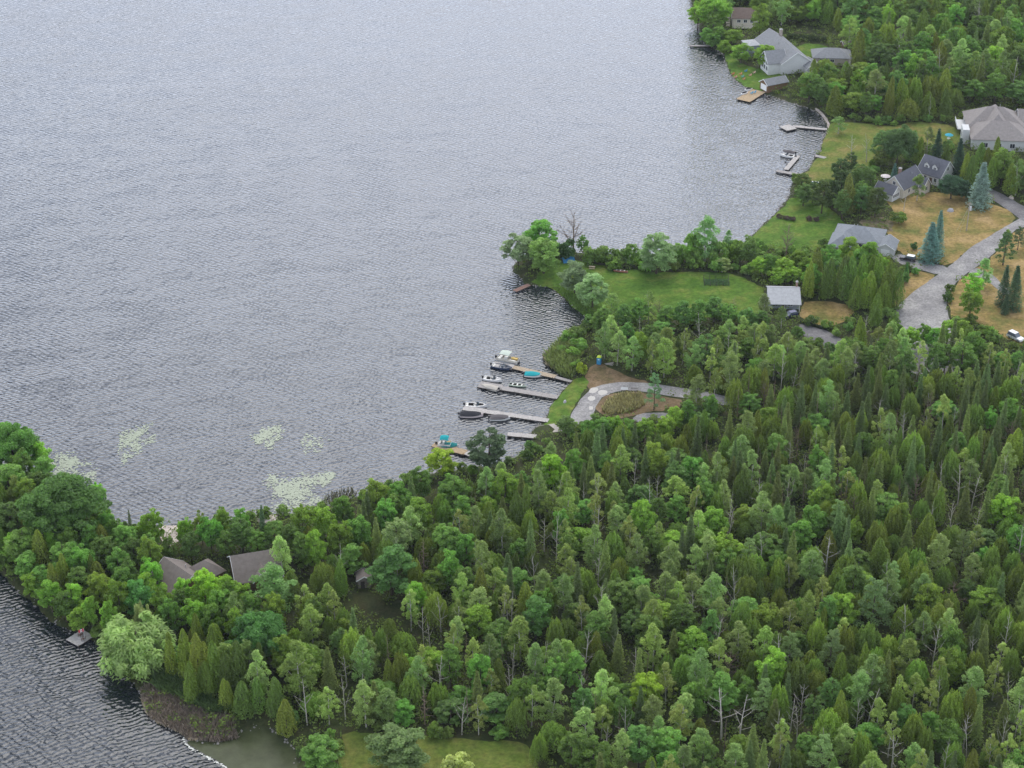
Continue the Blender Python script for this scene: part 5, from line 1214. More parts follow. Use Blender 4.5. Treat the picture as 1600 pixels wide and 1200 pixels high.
def foam():
    rs = np.random.default_rng(6); line = [(286, 1150), (290, 1162), (300, 1171), (318, 1180), (330, 1187), (345, 1194), (360, 1206), (372, 1222)]; V = []; n = 0
    for i in range(len(line) - 1):
        for _ in range(24 if i % 2 else 9):
            t = rs.random(); x = line[i][0] * (1 - t) + line[i + 1][0] * t + rs.normal() * 1.0; y = line[i][1] * (1 - t) + line[i + 1][1] * t + rs.normal() * 1.0; p = at(x, y); r = rs.uniform(.05, .2); a0 = rs.uniform(0, 6)
            V += [(p.x + r * 1.6 * rs.uniform(.6, 1.2) * math.cos(a0 + k * 1.2566), p.y + r * rs.uniform(.6, 1.2) * math.sin(a0 + k * 1.2566), .05 + .02 * rs.random()) for k in range(5)]; n += 1
    o = bpy.data.objects.new('foam', me_np('foam', V, np.arange(5 * n).reshape(n, 5), mat('foam_white', (.62, .62, .56), .9))); link(o); tag(o, 'broken line of white foam at the mouth of the muddy cove', 'foam', None, 'stuff')
foam()
M_SAND = mottled('beach_sand', [(.36, .30, .26), (.48, .41, .36), (.55, .48, .44)], (.4, 2), .2)
sheet('beach', [(248, 826), (262, 820), (282, 822), (282, 846), (268, 856), (254, 850)], M_SAND, .07, seed=31)
sheet('beach', [(398, 808), (415, 802), (432, 804), (430, 816), (404, 818)], M_SAND, .07, seed=32)
sheet('beach', [(1272, 171), (1284, 181), (1295, 197), (1290, 212), (1300, 200), (1290, 180), (1276, 168)], M_SAND, .06, seed=33, jit=.1)
# ------------------------------------------------------------------ single trees one can point to: (kind, top px, top py, height m, width px, colour, label)
BR, MD, DK = (.095, .175, .022), (.058, .12, .022), (.034, .078, .022)
LT, SV, YL = (.10, .16, .04), (.125, .175, .085), (.135, .18, .018)
OL, OL2, BLU = (.075, .092, .018), (.088, .10, .022), (.085, .145, .13)
PAL = (.10, .145, .05)
HAND = [
 ('maple_tree', 846, 340, 13.5, 60, (.07, .15, .024), 'big round bright green tree at the tip of the grassy point'),
 ('maple_tree', 810, 360, 13, 54, SV, 'silvery tree leaning over the water at the western tip of the point'),
 ('maple_tree', 850, 367, 13, 52, LT, 'pale yellow-green tree in front of the round tree on the point'),
 ('shrub', 884, 374, 6.5, 34, DK, 'dark bush behind the blue tarp on the point'),
 ('ash_tree', 912, 362, 8, 20, MD, 'slim green tree beside the bare tree on the point'),
 ('maple_tree', 899, 406, 11, 50, (.10, .14, .068), 'silver-green wind-blown tree on the bank of the point, rear one of two'),
 ('maple_tree', 927, 425, 11.5, 58, (.12, .165, .07), 'pale silver-green tree on the bank of the point, front one of two'),
 ('maple_tree', 1028, 362, 14, 66, (.11, .16, .066), 'broad silvery tree rising above the hedgerow of the point'),
 ('birch_tree', 1015, 454, 10.5, 26, (.09, .13, .035), 'pale birch rising above the middle of the point lawn edge'),
 ('birch_tree', 1223, 478, 8.5, 24, (.08, .125, .035), 'white-trunked birch in front of the grey cottage'),
 ('poplar_tree', 1195, 460, 9.5, 30, (.10, .13, .05), 'pale tree at the left corner of the grey cottage'),
 ('poplar_tree', 957, 458, 10, 34, (.10, .145, .04), 'pale loose tree between the silver trees and the wood'),
 ('poplar_tree', 1105, 340, 15, 50, (.085, .14, .05), 'tall loose pale tree on the lake shore east of the silvery tree'),
 ('poplar_tree', 1139, 360, 10, 20, (.08, .13, .045), 'slender tree standing against the water right of the tall loose one'),
 ('maple_tree', 1172, 365, 10.5, 34, (.075, .125, .03), 'leafy tree on the shore by the small beige dock'),
 ('birch_tree', 1130, 402, 5, 34, (.10, .12, .04), 'broken drooping birch over the fenced vegetable patch'),
 ('white_cedar', 1278, 388, 13.5, 32, OL, 'tall cedar right behind the pale grey cottage roof'),
 ('white_cedar', 1323, 400, 14, 42, (.06, .085, .02), 'broad cedar at the end of the dry yard beside the cottage'),
 ('spruce_tree', 1458, 350, 12.5, 42, (.075, .13, .12), 'stout blue spruce on the dry lawn beside the lane'),
 ('spruce_tree', 1471, 332, 14.5, 28, (.055, .095, .08), 'slim dark blue spruce behind the stout one on the dry lawn'),
 ('spruce_tree', 1538, 257, 15, 44, (.13, .17, .15), 'silvery blue spruce at the corner of the upper driveway'),
 ('oak_tree', 1490, 271, 9, 46, (.026, .05, .026), 'dark round tree in front of the dormered house'),
 ('shrub', 1512, 282, 6.5, 22, (.026, .05, .026), 'dark bush between the round tree and the silvery blue spruce'),
 ('birch_tree', 1437, 272, 9.5, 30, (.085, .13, .035), 'leafy birch with a white trunk on the dry lawn'),
 ('shrub', 1406, 329, 4.4, 25, (.07, .125, .022), 'globe shaped green bush on the edge of the dry lawn'),
 ('shrub', 1429, 378, 2.6, 12, DK, 'small clipped round shrub on a stem in the dry lawn'),
 ('shrub', 1432, 418, 2.4, 13, MD, 'low round shrub beside the short driveway'),
 ('spruce_tree', 1418, 411, 5.5, 12, DK, 'little dark evergreen beside the parked car'),
 ('pine_tree', 1574, 363, 11, 38, (.045, .085, .03), 'dark full tree right of the lane near its upper bend'),
 ('pine_tree', 1595, 354, 8, 26, (.055, .08, .035), 'thin pine at the right edge above the lane'),
 ('poplar_tree', 1541, 404, 9.5, 30, (.095, .15, .05), 'pale airy tree on the verge right of the lane'),
 ('maple_tree', 1523, 425, 9, 34, BR, 'bright green tree on the verge, middle one of three'),
 ('maple_tree', 1521, 447, 10.5, 40, BR, 'bright green tree on the verge, nearest of three'),
 ('spruce_tree', 1574, 417, 12.5, 28, (.032, .058, .03), 'dark spruce in the yard at the right edge, left of a pair'),
 ('spruce_tree', 1591, 418, 13.5, 34, (.036, .07, .034), 'large dark spruce in the yard at the right edge, right of a pair'),
 ('spruce_tree', 1574, 460, 6.5, 17, (.034, .06, .03), 'small spruce in front of the pair at the right edge'),
 ('oak_tree', 1408, 190, 16, 56, (.05, .085, .028), 'huge dense tree behind the white gabled house'),
 ('ash_tree', 1385, 196, 14, 40, (.055, .095, .028), 'dense tree on the left flank of the huge one behind the white gabled house'),
 ('birch_tree', 1453, 199, 13.5, 26, (.09, .12, .04), 'thin birch with a pale trunk behind the dormered house'),
 ('spruce_tree', 1468, 204, 14, 28, (.028, .055, .036), 'dark spruce behind the dormered house'),
 ('spruce_tree', 1502, 219, 14, 30, (.028, .055, .036), 'dark spruce in front of the big tan house'),
 ('maple_tree', 1572, 226, 14.5, 36, (.085, .135, .028), 'tall bright tree in front of the garage of the tan house'),
 ('birch_tree', 1594, 250, 12.5, 34, (.075, .11, .03), 'birch with a pale trunk at the right edge by the upper driveway'),
 ('spruce_tree', 1399, 256, 6.5, 15, (.05, .09, .08), 'small blue spruce beside the patio of the white gabled house'),
 ('birch_tree', 1312, 182, 6.5, 28, (.08, .12, .035), 'small white-stemmed tree on the lawn by the long dock'),
 ('white_cedar', 1328, 273, 13.5, 28, OL2, 'yellowish cedar in the middle of the shore grove'),
 ('willow_tree', 203, 970, 11, 140, (.135, .18, .058), 'big weeping willow hanging over the dark cove'),
 ('willow_tree', 219, 938, 11, 36, (.14, .17, .06), 'pale willow top behind the big weeping willow'),
 ('oak_tree', 84, 747, 18, 136, (.048, .105, .022), 'enormous dome-shaped tree on the headland at the left'),
 ('oak_tree', 14, 655, 16, 84, (.055, .12, .022), 'broad tree at the left edge above the lake'),
 ('maple_tree', 147, 748, 12, 30, BR, 'bright tree with a ragged top right of the dome-shaped tree'),
 ('spruce_tree', 201, 800, 11, 15, (.05, .065, .025), 'narrow spruce spire on the headland by the sandy strip'),
 ('maple_tree', 233, 793, 11.5, 42, (.085, .17, .018), 'vivid green tree beside the sandy strip'),
 ('maple_tree', 326, 803, 11, 46, (.06, .155, .022), 'vivid round tree behind the brown roofs'),
 ('spruce_tree', 408, 792, 12, 20, (.035, .065, .026), 'dark spruce spire behind the right brown roof'),
 ('maple_tree', 233, 867, 11.5, 40, (.075, .16, .02), 'bright tree left of the brown roofs'),
 ('maple_tree', 318, 886, 12, 56, (.105, .185, .016), 'bright yellow-green tree in front of the brown roofs'),
 ('poplar_tree', 422, 885, 13, 80, (.08, .14, .042), 'wide pale tree in front of the right brown roof'),
 ('maple_tree', 214, 902, 11, 48, (.05, .13, .03), 'deep green round tree behind the weeping willow'),
 ('oak_tree', 402, 950, 14, 92, (.045, .11, .025), 'large dark green tree below the brown roofs'),
 ('ash_tree', 610, 848, 15, 76, (.055, .12, .03), 'broad spreading tree beside the little shed'),
 ('ash_tree', 618, 803, 13, 52, (.12, .165, .06), 'pale feathery tree above the little shed'),
 ('poplar_tree', 463, 1005, 15, 66, (.105, .16, .036), 'tall pale tree with bare upper twigs above the muddy cove'),
 ('ash_tree', 500, 1146, 10, 66, (.075, .13, .026), 'leafy tree beside the muddy cove at the bottom'),
 ('maple_tree', 622, 1140, 10.5, 92, (.095, .15, .05), 'pale broad tree on the lawn at the bottom edge'),
 ('shrub', 716, 1178, 6, 48, (.17, .19, .06), 'pale yellowish bush at the bottom edge'),
 ('ash_tree', 764, 668, 12.5, 74, (.05, .078, .036), 'greyish dark tree on the shore by the shortest dock'),
 ('maple_tree', 690, 699, 8.5, 46, YL, 'yellow-green tree in front of the teal canopy'),
 ('pine_tree', 1024, 584, 11, 32, (.07, .125, .055), 'open pine standing inside the loop of the track'),
 ('shrub', 909, 566, 4.2, 17, YL, 'bright lime bush on the bank beside the portable toilet'),
 ('ash_tree', 884, 645, 7, 32, (.075, .125, .035), 'leafy tree at the head of the boat ramp'),
 ('pine_tree', 1302, 985, 12, 54, (.085, .125, .045), 'soft pale pine in the wood near the bottom right'),
 ('pine_tree', 1370, 905, 14, 66, (.07, .112, .04), 'large soft pine in the middle of the lower right wood'),
 ('maple_tree', 862, 708, 12, 60, (.10, .19, .016), 'brightest green round tree at the wood edge below the boat ramp'),
 ('maple_tree', 1010, 1050, 11, 56, (.12, .19, .018), 'vivid lime tree among the poplars at the bottom'),
 ('maple_tree', 1575, 770, 11, 50, (.09, .165, .018), 'bright tree at the right edge of the wood'),
]
for k, px, py, H, wp, c, lab in HAND:
    tree_at(k, px, py, H, wp, col=c, label=lab)
DEADS = [
 ('bare_tree', 897, 327, 14.5, 50, 'bare grey tree at the shore of the point', M_DEADR),
 ('bare_tree', 1232, 348, 12, 34, 'thin bare grey tree by the lawn above the cottage', M_DEADR),
 ('dead_tree', 1358, 207, 11, 24, 'white dead birch fork on the lawn edge, right one', M_BIRCH),
 ('dead_tree', 1333, 209, 9.5, 26, 'white dead birch on the lawn edge, left one', M_BIRCH),
 ('dead_tree', 1416, 292, 8.5, 18, 'half dead white birch in front of the white gabled house', M_BIRCH),
 ('dead_tree', 270, 938, 9, 34, 'pale dead trunk behind the weeping willow', M_DEADW),
 ('dead_tree', 1295, 842, 10, 50, 'bleached white dead tree in the middle of the wood', M_BIRCH),
 ('dead_tree', 1132, 1078, 13, 62, 'large bare white tree at the bottom of the wood', M_DEADW),
 ('dead_tree', 1160, 1085, 13, 56, 'bare white tree right of the largest one at the bottom', M_DEADW),
 ('dead_tree', 1400, 1150, 9, 60, 'broken white tree at the bottom right edge of the wood', M_BIRCH),
 ('dead_tree', 935, 788, 12, 34, 'spiky dead tree standing above the mid wood', M_DEADW),
 ('dead_tree', 1456, 148, 10, 10, 'bare pole-like birch behind the lawn of the tan house', M_BIRCH),
 ('dead_tree', 1533, 8, 10, 24, 'bare tan tree in the far wood at the top right', M_DEADW),
 ('bare_tree', 1031, 466, 8, 30, 'grey twiggy dead tree at the point lawn edge, left one', M_DEADR),
 ('bare_tree', 1147, 464, 8, 20, 'grey twiggy dead tree at the point lawn edge, right one', M_DEADR),
 ('bare_tree', 1434, 738, 10, 34, 'grey twiggy dead tree in the upper middle of the wood', M_DEADR),
 ('bare_tree', 1490, 905, 9, 38, 'broad half-bare olive grey tree in the right of the wood', M_DEADR),
 ('dead_conifer', 661, 840, 11, 34, 'rusty dead spruce left of centre in the wood', M_DEADR),
 ('dead_conifer', 662, 1066, 11, 30, 'rusty dead conifer above the bottom lawn', M_DEADR),
 ('dead_conifer', 1280, 605, 12, 16, 'dark reddish dead conifer at the far side of the wood', M_DEADR),
]
for k, px, py, H, wp, lab, m_ in DEADS:
    tree_at(k, px, py, H, wp, label=lab, material=m_)
# clusters whose members nothing tells apart: shared label + group
CL = [
 ('shrub', 'leafy bush in the hedgerow along the north shore of the point', 'hedgerow bushes on the point', [(925, 384, 6, 30), (946, 383, 6, 36), (966, 389, 5.5, 26), (987, 383, 6.5, 30), (1003, 392, 5, 24), (1052, 392, 5, 26), (1068, 380, 7, 30), (1084, 390, 6, 26), (1150, 382, 6, 28), (1085, 364, 9, 34), (1125, 373, 9, 34), (1150, 370, 8.5, 30), (1060, 376, 8, 30), (1120, 400, 5, 30), (1010, 404, 4, 24), (960, 402, 4, 24), (1088, 402, 4, 26)]),
 ('maple_tree', 'green tree in the thicket between the cottage and the grey hipped roof', 'trees of the thicket by the cottage', [(1205, 395, 8, 34), (1228, 400, 8, 34), (1250, 388, 8, 30), (1190, 400, 7, 30), (1262, 398, 8, 30), (1300, 380, 10, 34), (1330, 367, 10, 38), (1362, 374, 11.5, 40), (1345, 385, 10, 34), (1378, 395, 11, 30), (1240, 415, 6, 30), (1215, 418, 6, 30)]),
 ('shrub', 'leafy bush rising out of the olive reeds by the docks', 'bushes in the olive reeds', [(888, 516, 4.5, 24), (902, 508, 5, 28), (896, 540, 4, 24), (906, 526, 5, 26), (878, 538, 3, 18), (900, 562, 3.5, 20)]),
 ('ash_tree', 'leafy tree along the wood edge below the point lawn', 'trees along the point lawn', [(945, 476, 8.5, 34), (975, 470, 9, 30), (1000, 463, 9, 34), (1042, 474, 8, 34), (1068, 468, 9, 32), (1092, 466, 9, 34), (1118, 460, 9, 36), (1140, 470, 8, 30), (1168, 477, 8, 32), (934, 484, 7, 28), (1190, 482, 7, 28)]),
 ('maple_tree', 'leafy tree below the track loop', 'trees below the track loop', [(943, 650, 8, 34), (962, 646, 8, 32), (984, 652, 8, 32), (1008, 650, 8, 32), (1057, 632, 8, 30), (1076, 623, 9, 30), (1040, 646, 8, 30), (920, 656, 7, 30), (1112, 612, 9, 28)]),
 ('poplar_tree', 'pale leafy tree filling the wood in front of the cottage drive', 'trees in front of the cottage drive', [(1206, 508, 8.5, 32), (1180, 506, 8.5, 34), (1232, 520, 8.5, 32), (1252, 534, 8, 34), (1276, 546, 8.5, 34), (1160, 516, 8, 32), (1192, 530, 8.5, 36), (1220, 540, 8.5, 36), (1140, 500, 8, 30)]),
 ('maple_tree', 'green tree crossing the lower end of the lane', 'trees at the lane end', [(1402, 496, 9, 30), (1424, 508, 8, 32), (1446, 502, 8, 26), (1462, 510, 8, 30), (1484, 498, 8, 34), (1504, 496, 8, 32)]),
 ('white_cedar', 'cedar in the thicket beside the short driveway', 'cedars of the thicket by the short driveway', [(1332, 402, 14, 32), (1350, 398, 13, 28), (1375, 402, 13, 30), (1392, 412, 14, 34), (1407, 424, 12.5, 28), (1300, 405, 13, 30), (1362, 425, 12, 30), (1340, 432, 11, 28), (1385, 440, 10, 26), (1372, 460, 10, 28)]),
 ('ash_tree', 'green tree in the shore grove below the Z-shaped dock', 'trees of the shore grove', [(1314, 244, 9, 32), (1332, 234, 9, 26), (1318, 257, 13, 44), (1347, 248, 13, 34), (1288, 278, 12.5, 38), (1304, 275, 12, 30), (1349, 288, 11, 28), (1372, 287, 12, 36), (1255, 267, 8, 34), (1258, 282, 9, 32), (1272, 282, 8, 24), (1320, 290, 12, 30), (1362, 262, 9, 26), (1378, 230, 8, 26)]),
 ('white_cedar', 'cedar in the screen between the dormered house and the tan house', 'evergreen screen below the tan house', [(1481, 226, 10, 22), (1521, 244, 12, 26), (1535, 224, 12, 30), (1553, 246, 11, 28), (1545, 232, 12, 24), (1560, 215, 11, 20), (1582, 256, 11, 26), (1512, 240, 12, 22), (1440, 215, 10, 20), (1430, 205, 11, 24)]),
 ('maple_tree', 'green tree on the wooded shore at the top by the brown-roofed house', 'trees round the northern houses', [(1118, -12, 16, 62), (1092, 2, 12, 34), (1124, 38, 8, 30), (1104, 46, 7, 26), (1145, 44, 7, 36), (1190, 2, 15, 34), (1114, 55, 7, 28), (1159, 66, 8.5, 38), (1197, 66, 10.5, 38), (1133, 62, 6, 26)]),
 ('maple_tree', 'leafy tree in the belt along the headland beach', 'trees along the headland beach', [(58, 681, 12, 34), (30, 700, 12, 40), (175, 806, 10, 30), (142, 805, 10, 28), (165, 790, 10, 30), (312, 796, 10, 26), (345, 786, 12, 24), (375, 786, 12, 28), (287, 806, 9, 28), (470, 784, 13, 40), (505, 785, 12, 40), (535, 770, 11, 36), (585, 745, 11, 44), (620, 748, 10, 40), (655, 728, 10, 40), (705, 738, 9, 40), (560, 800, 12, 44), (530, 810, 12, 44), (490, 825, 12, 40), (600, 775, 12, 40)]),
 ('ash_tree', 'darker tree in the belt between beach and brown roofs', 'darker trees behind the brown roofs', [(375, 803, 11, 46), (428, 809, 9, 42), (262, 835, 8, 30), (295, 828, 9, 34), (350, 825, 9, 34), (400, 822, 9, 34), (470, 828, 11, 40), (205, 835, 10, 40), (180, 850, 11, 40), (160, 830, 11, 44), (120, 880, 10, 40), (60, 880, 9, 40), (40, 860, 9, 44), (30, 820, 12, 60), (10, 780, 12, 60), (10, 720, 12, 60), (50, 730, 11, 44)]),
 ('white_cedar', 'yellowish cedar on the headland between willow and muddy cove', 'cedars above the muddy cove', [(305, 992, 14, 40), (285, 985, 13, 34), (331, 1004, 13, 38), (262, 990, 12, 26), (377, 1066, 9, 42), (349, 1062, 8, 28), (350, 1020, 11, 36), (320, 1035, 9, 32), (295, 1035, 10, 34), (400, 1060, 9, 34), (428, 1060, 10, 36), (445, 1095, 9, 40)]),
 ('maple_tree', 'tree on the shore around the square float', 'trees by the square float', [(98, 922, 9, 44), (75, 905, 9, 44), (50, 890, 8, 40), (137, 928, 10, 28), (120, 950, 7, 34), (165, 933, 12, 28), (110, 905, 10, 36), (180, 900, 12, 40), (250, 908, 12, 38), (284, 897, 11, 30), (352, 896, 12, 40), (260, 930, 11, 36), (300, 930, 11, 44), (330, 940, 11, 44), (190, 880, 11, 40), (150, 890, 11, 44), (370, 905, 11, 44)]),
]
for kind, lab, grp, lst in CL:
    for (px, py, H, wp) in lst:
        kw = {}
        if kind == 'ash_tree' and grp.startswith('trees of the shore'): kw['col'] = TR.choice([(.055, .085, .022), (.065, .09, .022), (.045, .08, .024)])
        tree_at(kind, px, py, H, wp, label=lab, group=grp, **kw)
for (px, py) in ((1218, 334), (1229, 336), (1239, 337.5), (1265, 337.5), (1276, 338.5)):
    tree_at('shrub', px, py, 1.6, 10, col=(.05, .035, .028), label='small dark shrub in the row across the shore lawn', group='dark shrubs across the shore lawn')

# ------------------------------------------------------------------ the wood: spaced stems inside the canopy seen in the photo
CANOPY = [
 dict(name='main', poly=[(900, 512), (930, 474), (965, 468), (1000, 462), (1050, 468), (1110, 454), (1150, 468), (1192, 470), (1200, 500), (1215, 505), (1250, 525), (1290, 535), (1318, 486), (1350, 478), (1392, 500), (1440, 504), (1490, 494), (1530, 498), (1570, 535), (1700, 545), (1700, 1290), (850, 1290), (838, 1160), (720, 1152), (650, 1146), (560, 1138), (520, 1150), (480, 1140), (450, 1120), (430, 1090), (420, 1010), (440, 960), (470, 900), (490, 850), (530, 820), (570, 770), (640, 742), (700, 738), (790, 720), (830, 695), (850, 685), (890, 676), (925, 664), (965, 656), (1050, 660), (1062, 645), (1105, 632), (1150, 640), (1152, 620), (1105, 612), (1010, 596), (960, 578), (940, 560), (925, 558), (912, 540)],
      holes=[[(555, 895), (585, 895), (592, 925), (625, 945), (628, 962), (592, 962), (552, 940)], [(1120, 618), (1160, 622), (1160, 642), (1110, 634)]]),
 dict(name='far', poly=[(1228, 118), (1255, 92), (1320, 80), (1345, 74), (1300, 40), (1220, 40), (1200, -10), (1220, -80), (1760, -80), (1760, 190), (1600, 185), (1560, 168), (1500, 188), (1420, 188), (1330, 186), (1296, 184), (1272, 166), (1240, 158)], holes=[[(1235, 45), (1300, 45), (1330, 92), (1270, 92)], [(1362, 58), (1382, 58), (1382, 84), (1362, 84)]]),
 dict(name='headland', poly=[(-60, 655), (40, 660), (75, 690), (95, 735), (150, 760), (185, 800), (260, 828), (300, 822), (350, 818), (420, 812), (480, 795), (540, 795), (505, 850), (475, 900), (445, 960), (430, 1020), (435, 1090), (400, 1112), (340, 1100), (292, 1062), (268, 1020), (240, 975), (200, 965), (150, 978), (95, 972), (60, 945), (30, 918), (0, 895), (-60, 880)], holes=[[(262, 946), (285, 946), (285, 990), (262, 990)]]),
 dict(name='thicket', poly=[(1178, 396), (1260, 386), (1300, 378), (1330, 364), (1400, 386), (1424, 430), (1412, 462), (1380, 486), (1335, 478), (1300, 470), (1256, 466), (1254, 442), (1200, 438), (1150, 428), (1100, 420), (1080, 405), (1150, 392)], holes=[]),
 dict(name='screen', poly=[(1376, 196), (1440, 192), (1500, 214), (1560, 214), (1660, 236), (1660, 300), (1590, 302), (1552, 294), (1515, 290), (1500, 262), (1440, 236), (1415, 256), (1385, 255)], holes=[]),
 dict(name='grove', poly=[(1240, 262), (1300, 246), (1330, 232), (1372, 226), (1380, 250), (1388, 290), (1384, 328), (1340, 336), (1300, 332), (1278, 318), (1248, 312)], holes=[]),
 dict(name='north', poly=[(1078, -70), (1210, -70), (1215, 36), (1200, 44), (1186, 46), (1170, 60), (1130, 76), (1100, 66), (1086, 20)], holes=[[(1136, 8), (1180, 8), (1180, 50), (1136, 50)]]),
]
def species(px, py, area, rnd):
    if area in ('headland', 'north'):
        wts = dict(maple_tree=3.2, ash_tree=2.6, white_cedar=1.6, poplar_tree=.7)
    elif area == 'thicket': wts = dict(ash_tree=2.4, maple_tree=2.4, white_cedar=2.0)
    elif area == 'screen': wts = dict(white_cedar=3.0, ash_tree=1.6, maple_tree=.8, spruce_tree=.5)
    elif area == 'grove': wts = dict(white_cedar=2.0, ash_tree=2.4)
    elif area == 'far':
        wts = dict(white_cedar=1.3, juniper_tree=1.2, ash_tree=3.2, maple_tree=2.4, poplar_tree=.9, spruce_tree=.6, dead_tree=.25)
    elif px > 1150 and py > 820:
        wts = dict(white_cedar=3.6, juniper_tree=3.4, maple_tree=1.8, poplar_tree=.8, ash_tree=1.1, pine_tree=.3, birch_tree=.5, dead_tree=.5, spruce_tree=.8)
        if py > 1060: wts.update(poplar_tree=1.4, birch_tree=.8, dead_tree=.9, white_cedar=2.6, juniper_tree=2.4)
    elif px > 1130 and py > 600:
        wts = dict(white_cedar=3.6, juniper_tree=1.8, ash_tree=1.5, poplar_tree=1.0, maple_tree=.7, spruce_tree=2.6, dead_conifer=1.0, bare_tree=.5, dead_tree=.35, birch_tree=.7)
    elif py < 640:
        wts = dict(ash_tree=3.4, poplar_tree=1.8, birch_tree=1.0, white_cedar=1.4, maple_tree=1.6, dead_tree=.4, spruce_tree=.2)
    elif 820 < px and 790 < py < 1010:
        wts = dict(poplar_tree=2.2, ash_tree=2.2, white_cedar=2.0, juniper_tree=1.4, maple_tree=1.0, birch_tree=.5, dead_tree=.7, spruce_tree=.5)
    elif py < 830:
        wts = dict(white_cedar=2.8, ash_tree=2.0, maple_tree=1.5, spruce_tree=1.6, juniper_tree=1.4, poplar_tree=.8, dead_conifer=.3, dead_tree=.3)
    else:
        wts = dict(ash_tree=2.4, poplar_tree=1.5, maple_tree=1.8, birch_tree=.9, white_cedar=1.8, juniper_tree=1.5, dead_tree=.8, spruce_tree=.5, dead_conifer=.3)
    k = list(wts); return rnd.choices(k, [wts[i] for i in k])[0]
HH = dict(bare_tree=(6.5, 10), juniper_tree=(5, 11), white_cedar=(5.5, 12), ash_tree=(6.5, 13), maple_tree=(6, 12.5), poplar_tree=(9, 13.5), birch_tree=(9, 12.5), spruce_tree=(8.5, 13), dead_tree=(9, 13.5), dead_conifer=(8, 11.5), pine_tree=(10, 13))
WW = dict(bare_tree=(3, 5), juniper_tree=(3.4, 6.8), white_cedar=(2.8, 5.6), ash_tree=(4.2, 8.0), maple_tree=(4.0, 7.6), poplar_tree=(4.6, 6.8), birch_tree=(3.6, 5.0), spruce_tree=(3, 4.2), dead_tree=(3, 5), dead_conifer=(1.8, 2.8), pine_tree=(5, 7))
FLAB = {
 'main': dict(white_cedar='olive green cedar among many in the large wood', ash_tree='mid green leafy tree among many in the large wood', maple_tree='bright green leafy tree among many in the large wood', poplar_tree='pale airy poplar among many in the large wood', birch_tree='thin birch with a white trunk among many in the large wood', spruce_tree='dark pointed spruce among many in the large wood', dead_tree='bare pale dead tree among the living ones of the large wood', dead_conifer='brown dead conifer among the living trees of the large wood', pine_tree='soft blue-green pine among the cedars of the large wood'),
 'far': dict(white_cedar='cedar in the far wood behind the houses', ash_tree='mid green leafy tree in the far wood behind the houses', maple_tree='bright leafy tree in the far wood behind the houses', poplar_tree='pale airy tree in the far wood behind the houses', spruce_tree='pointed spruce in the far wood behind the houses', dead_tree='bare dead tree in the far wood behind the houses')}
CAP = dict(bare_tree=60, juniper_tree=300, white_cedar=320, ash_tree=300, maple_tree=300, poplar_tree=290, birch_tree=100, spruce_tree=220, dead_tree=120, dead_conifer=90, pine_tree=30)
KEEP_CLEAR = [   # roofs and small things that stay in view
 [(245, 860), (340, 858), (352, 876), (442, 852), (446, 902), (362, 906), (330, 900), (300, 912), (245, 906)], [(1292, 336), (1392, 336), (1400, 400), (1370, 400), (1345, 374), (1292, 380)],
 [(1190, 440), (1256, 440), (1256, 498), (1200, 498)], [(1366, 256), (1492, 240), (1494, 292), (1440, 300), (1386, 318), (1366, 300)], [(1490, 168), (1640, 168), (1640, 244), (1500, 240)],
 [(1164, 40), (1262, 40), (1262, 106), (1225, 106), (1164, 100)], [(1188, 114), (1232, 114), (1232, 150), (1188, 150)], [(1274, 72), (1324, 72), (1324, 92), (1274, 92)], [(555, 896), (584, 896), (584, 934), (555, 934)], [(95, 975), (152, 975), (152, 1016), (95, 1016)]]
def far_from_placed(x, y, r, arr):
    if not len(arr): return True
    d = np.hypot(arr[:, 0] - x, arr[:, 1] - y)
    return not np.any(d < (arr[:, 2] * .55 + r * .62))
AREA = dict(main='the large wood', far='the far wood', headland='the headland', thicket='the cottage thicket', screen='the screen below the tan house', grove='the shore grove', north='the northern shore')
PLUR = dict(bare_tree='twiggy grey dead trees', juniper_tree='domed cedars', white_cedar='olive cedars', ash_tree='mid green leafy trees', maple_tree='bright green leafy trees', poplar_tree='pale poplars', birch_tree='thin birches', spruce_tree='dark spruces', dead_tree='bare dead trees', dead_conifer='brown dead conifers', pine_tree='soft pines', shrub='bushes')
WOOD = []
LANE_VIS = [(1583, 347), (1527, 380), (1465, 429), (1404, 477), (1392, 500), (1396, 508), (1440, 506), (1488, 500), (1481, 470), (1523, 419), (1592, 356), (1700, 340), (1600, 330)]
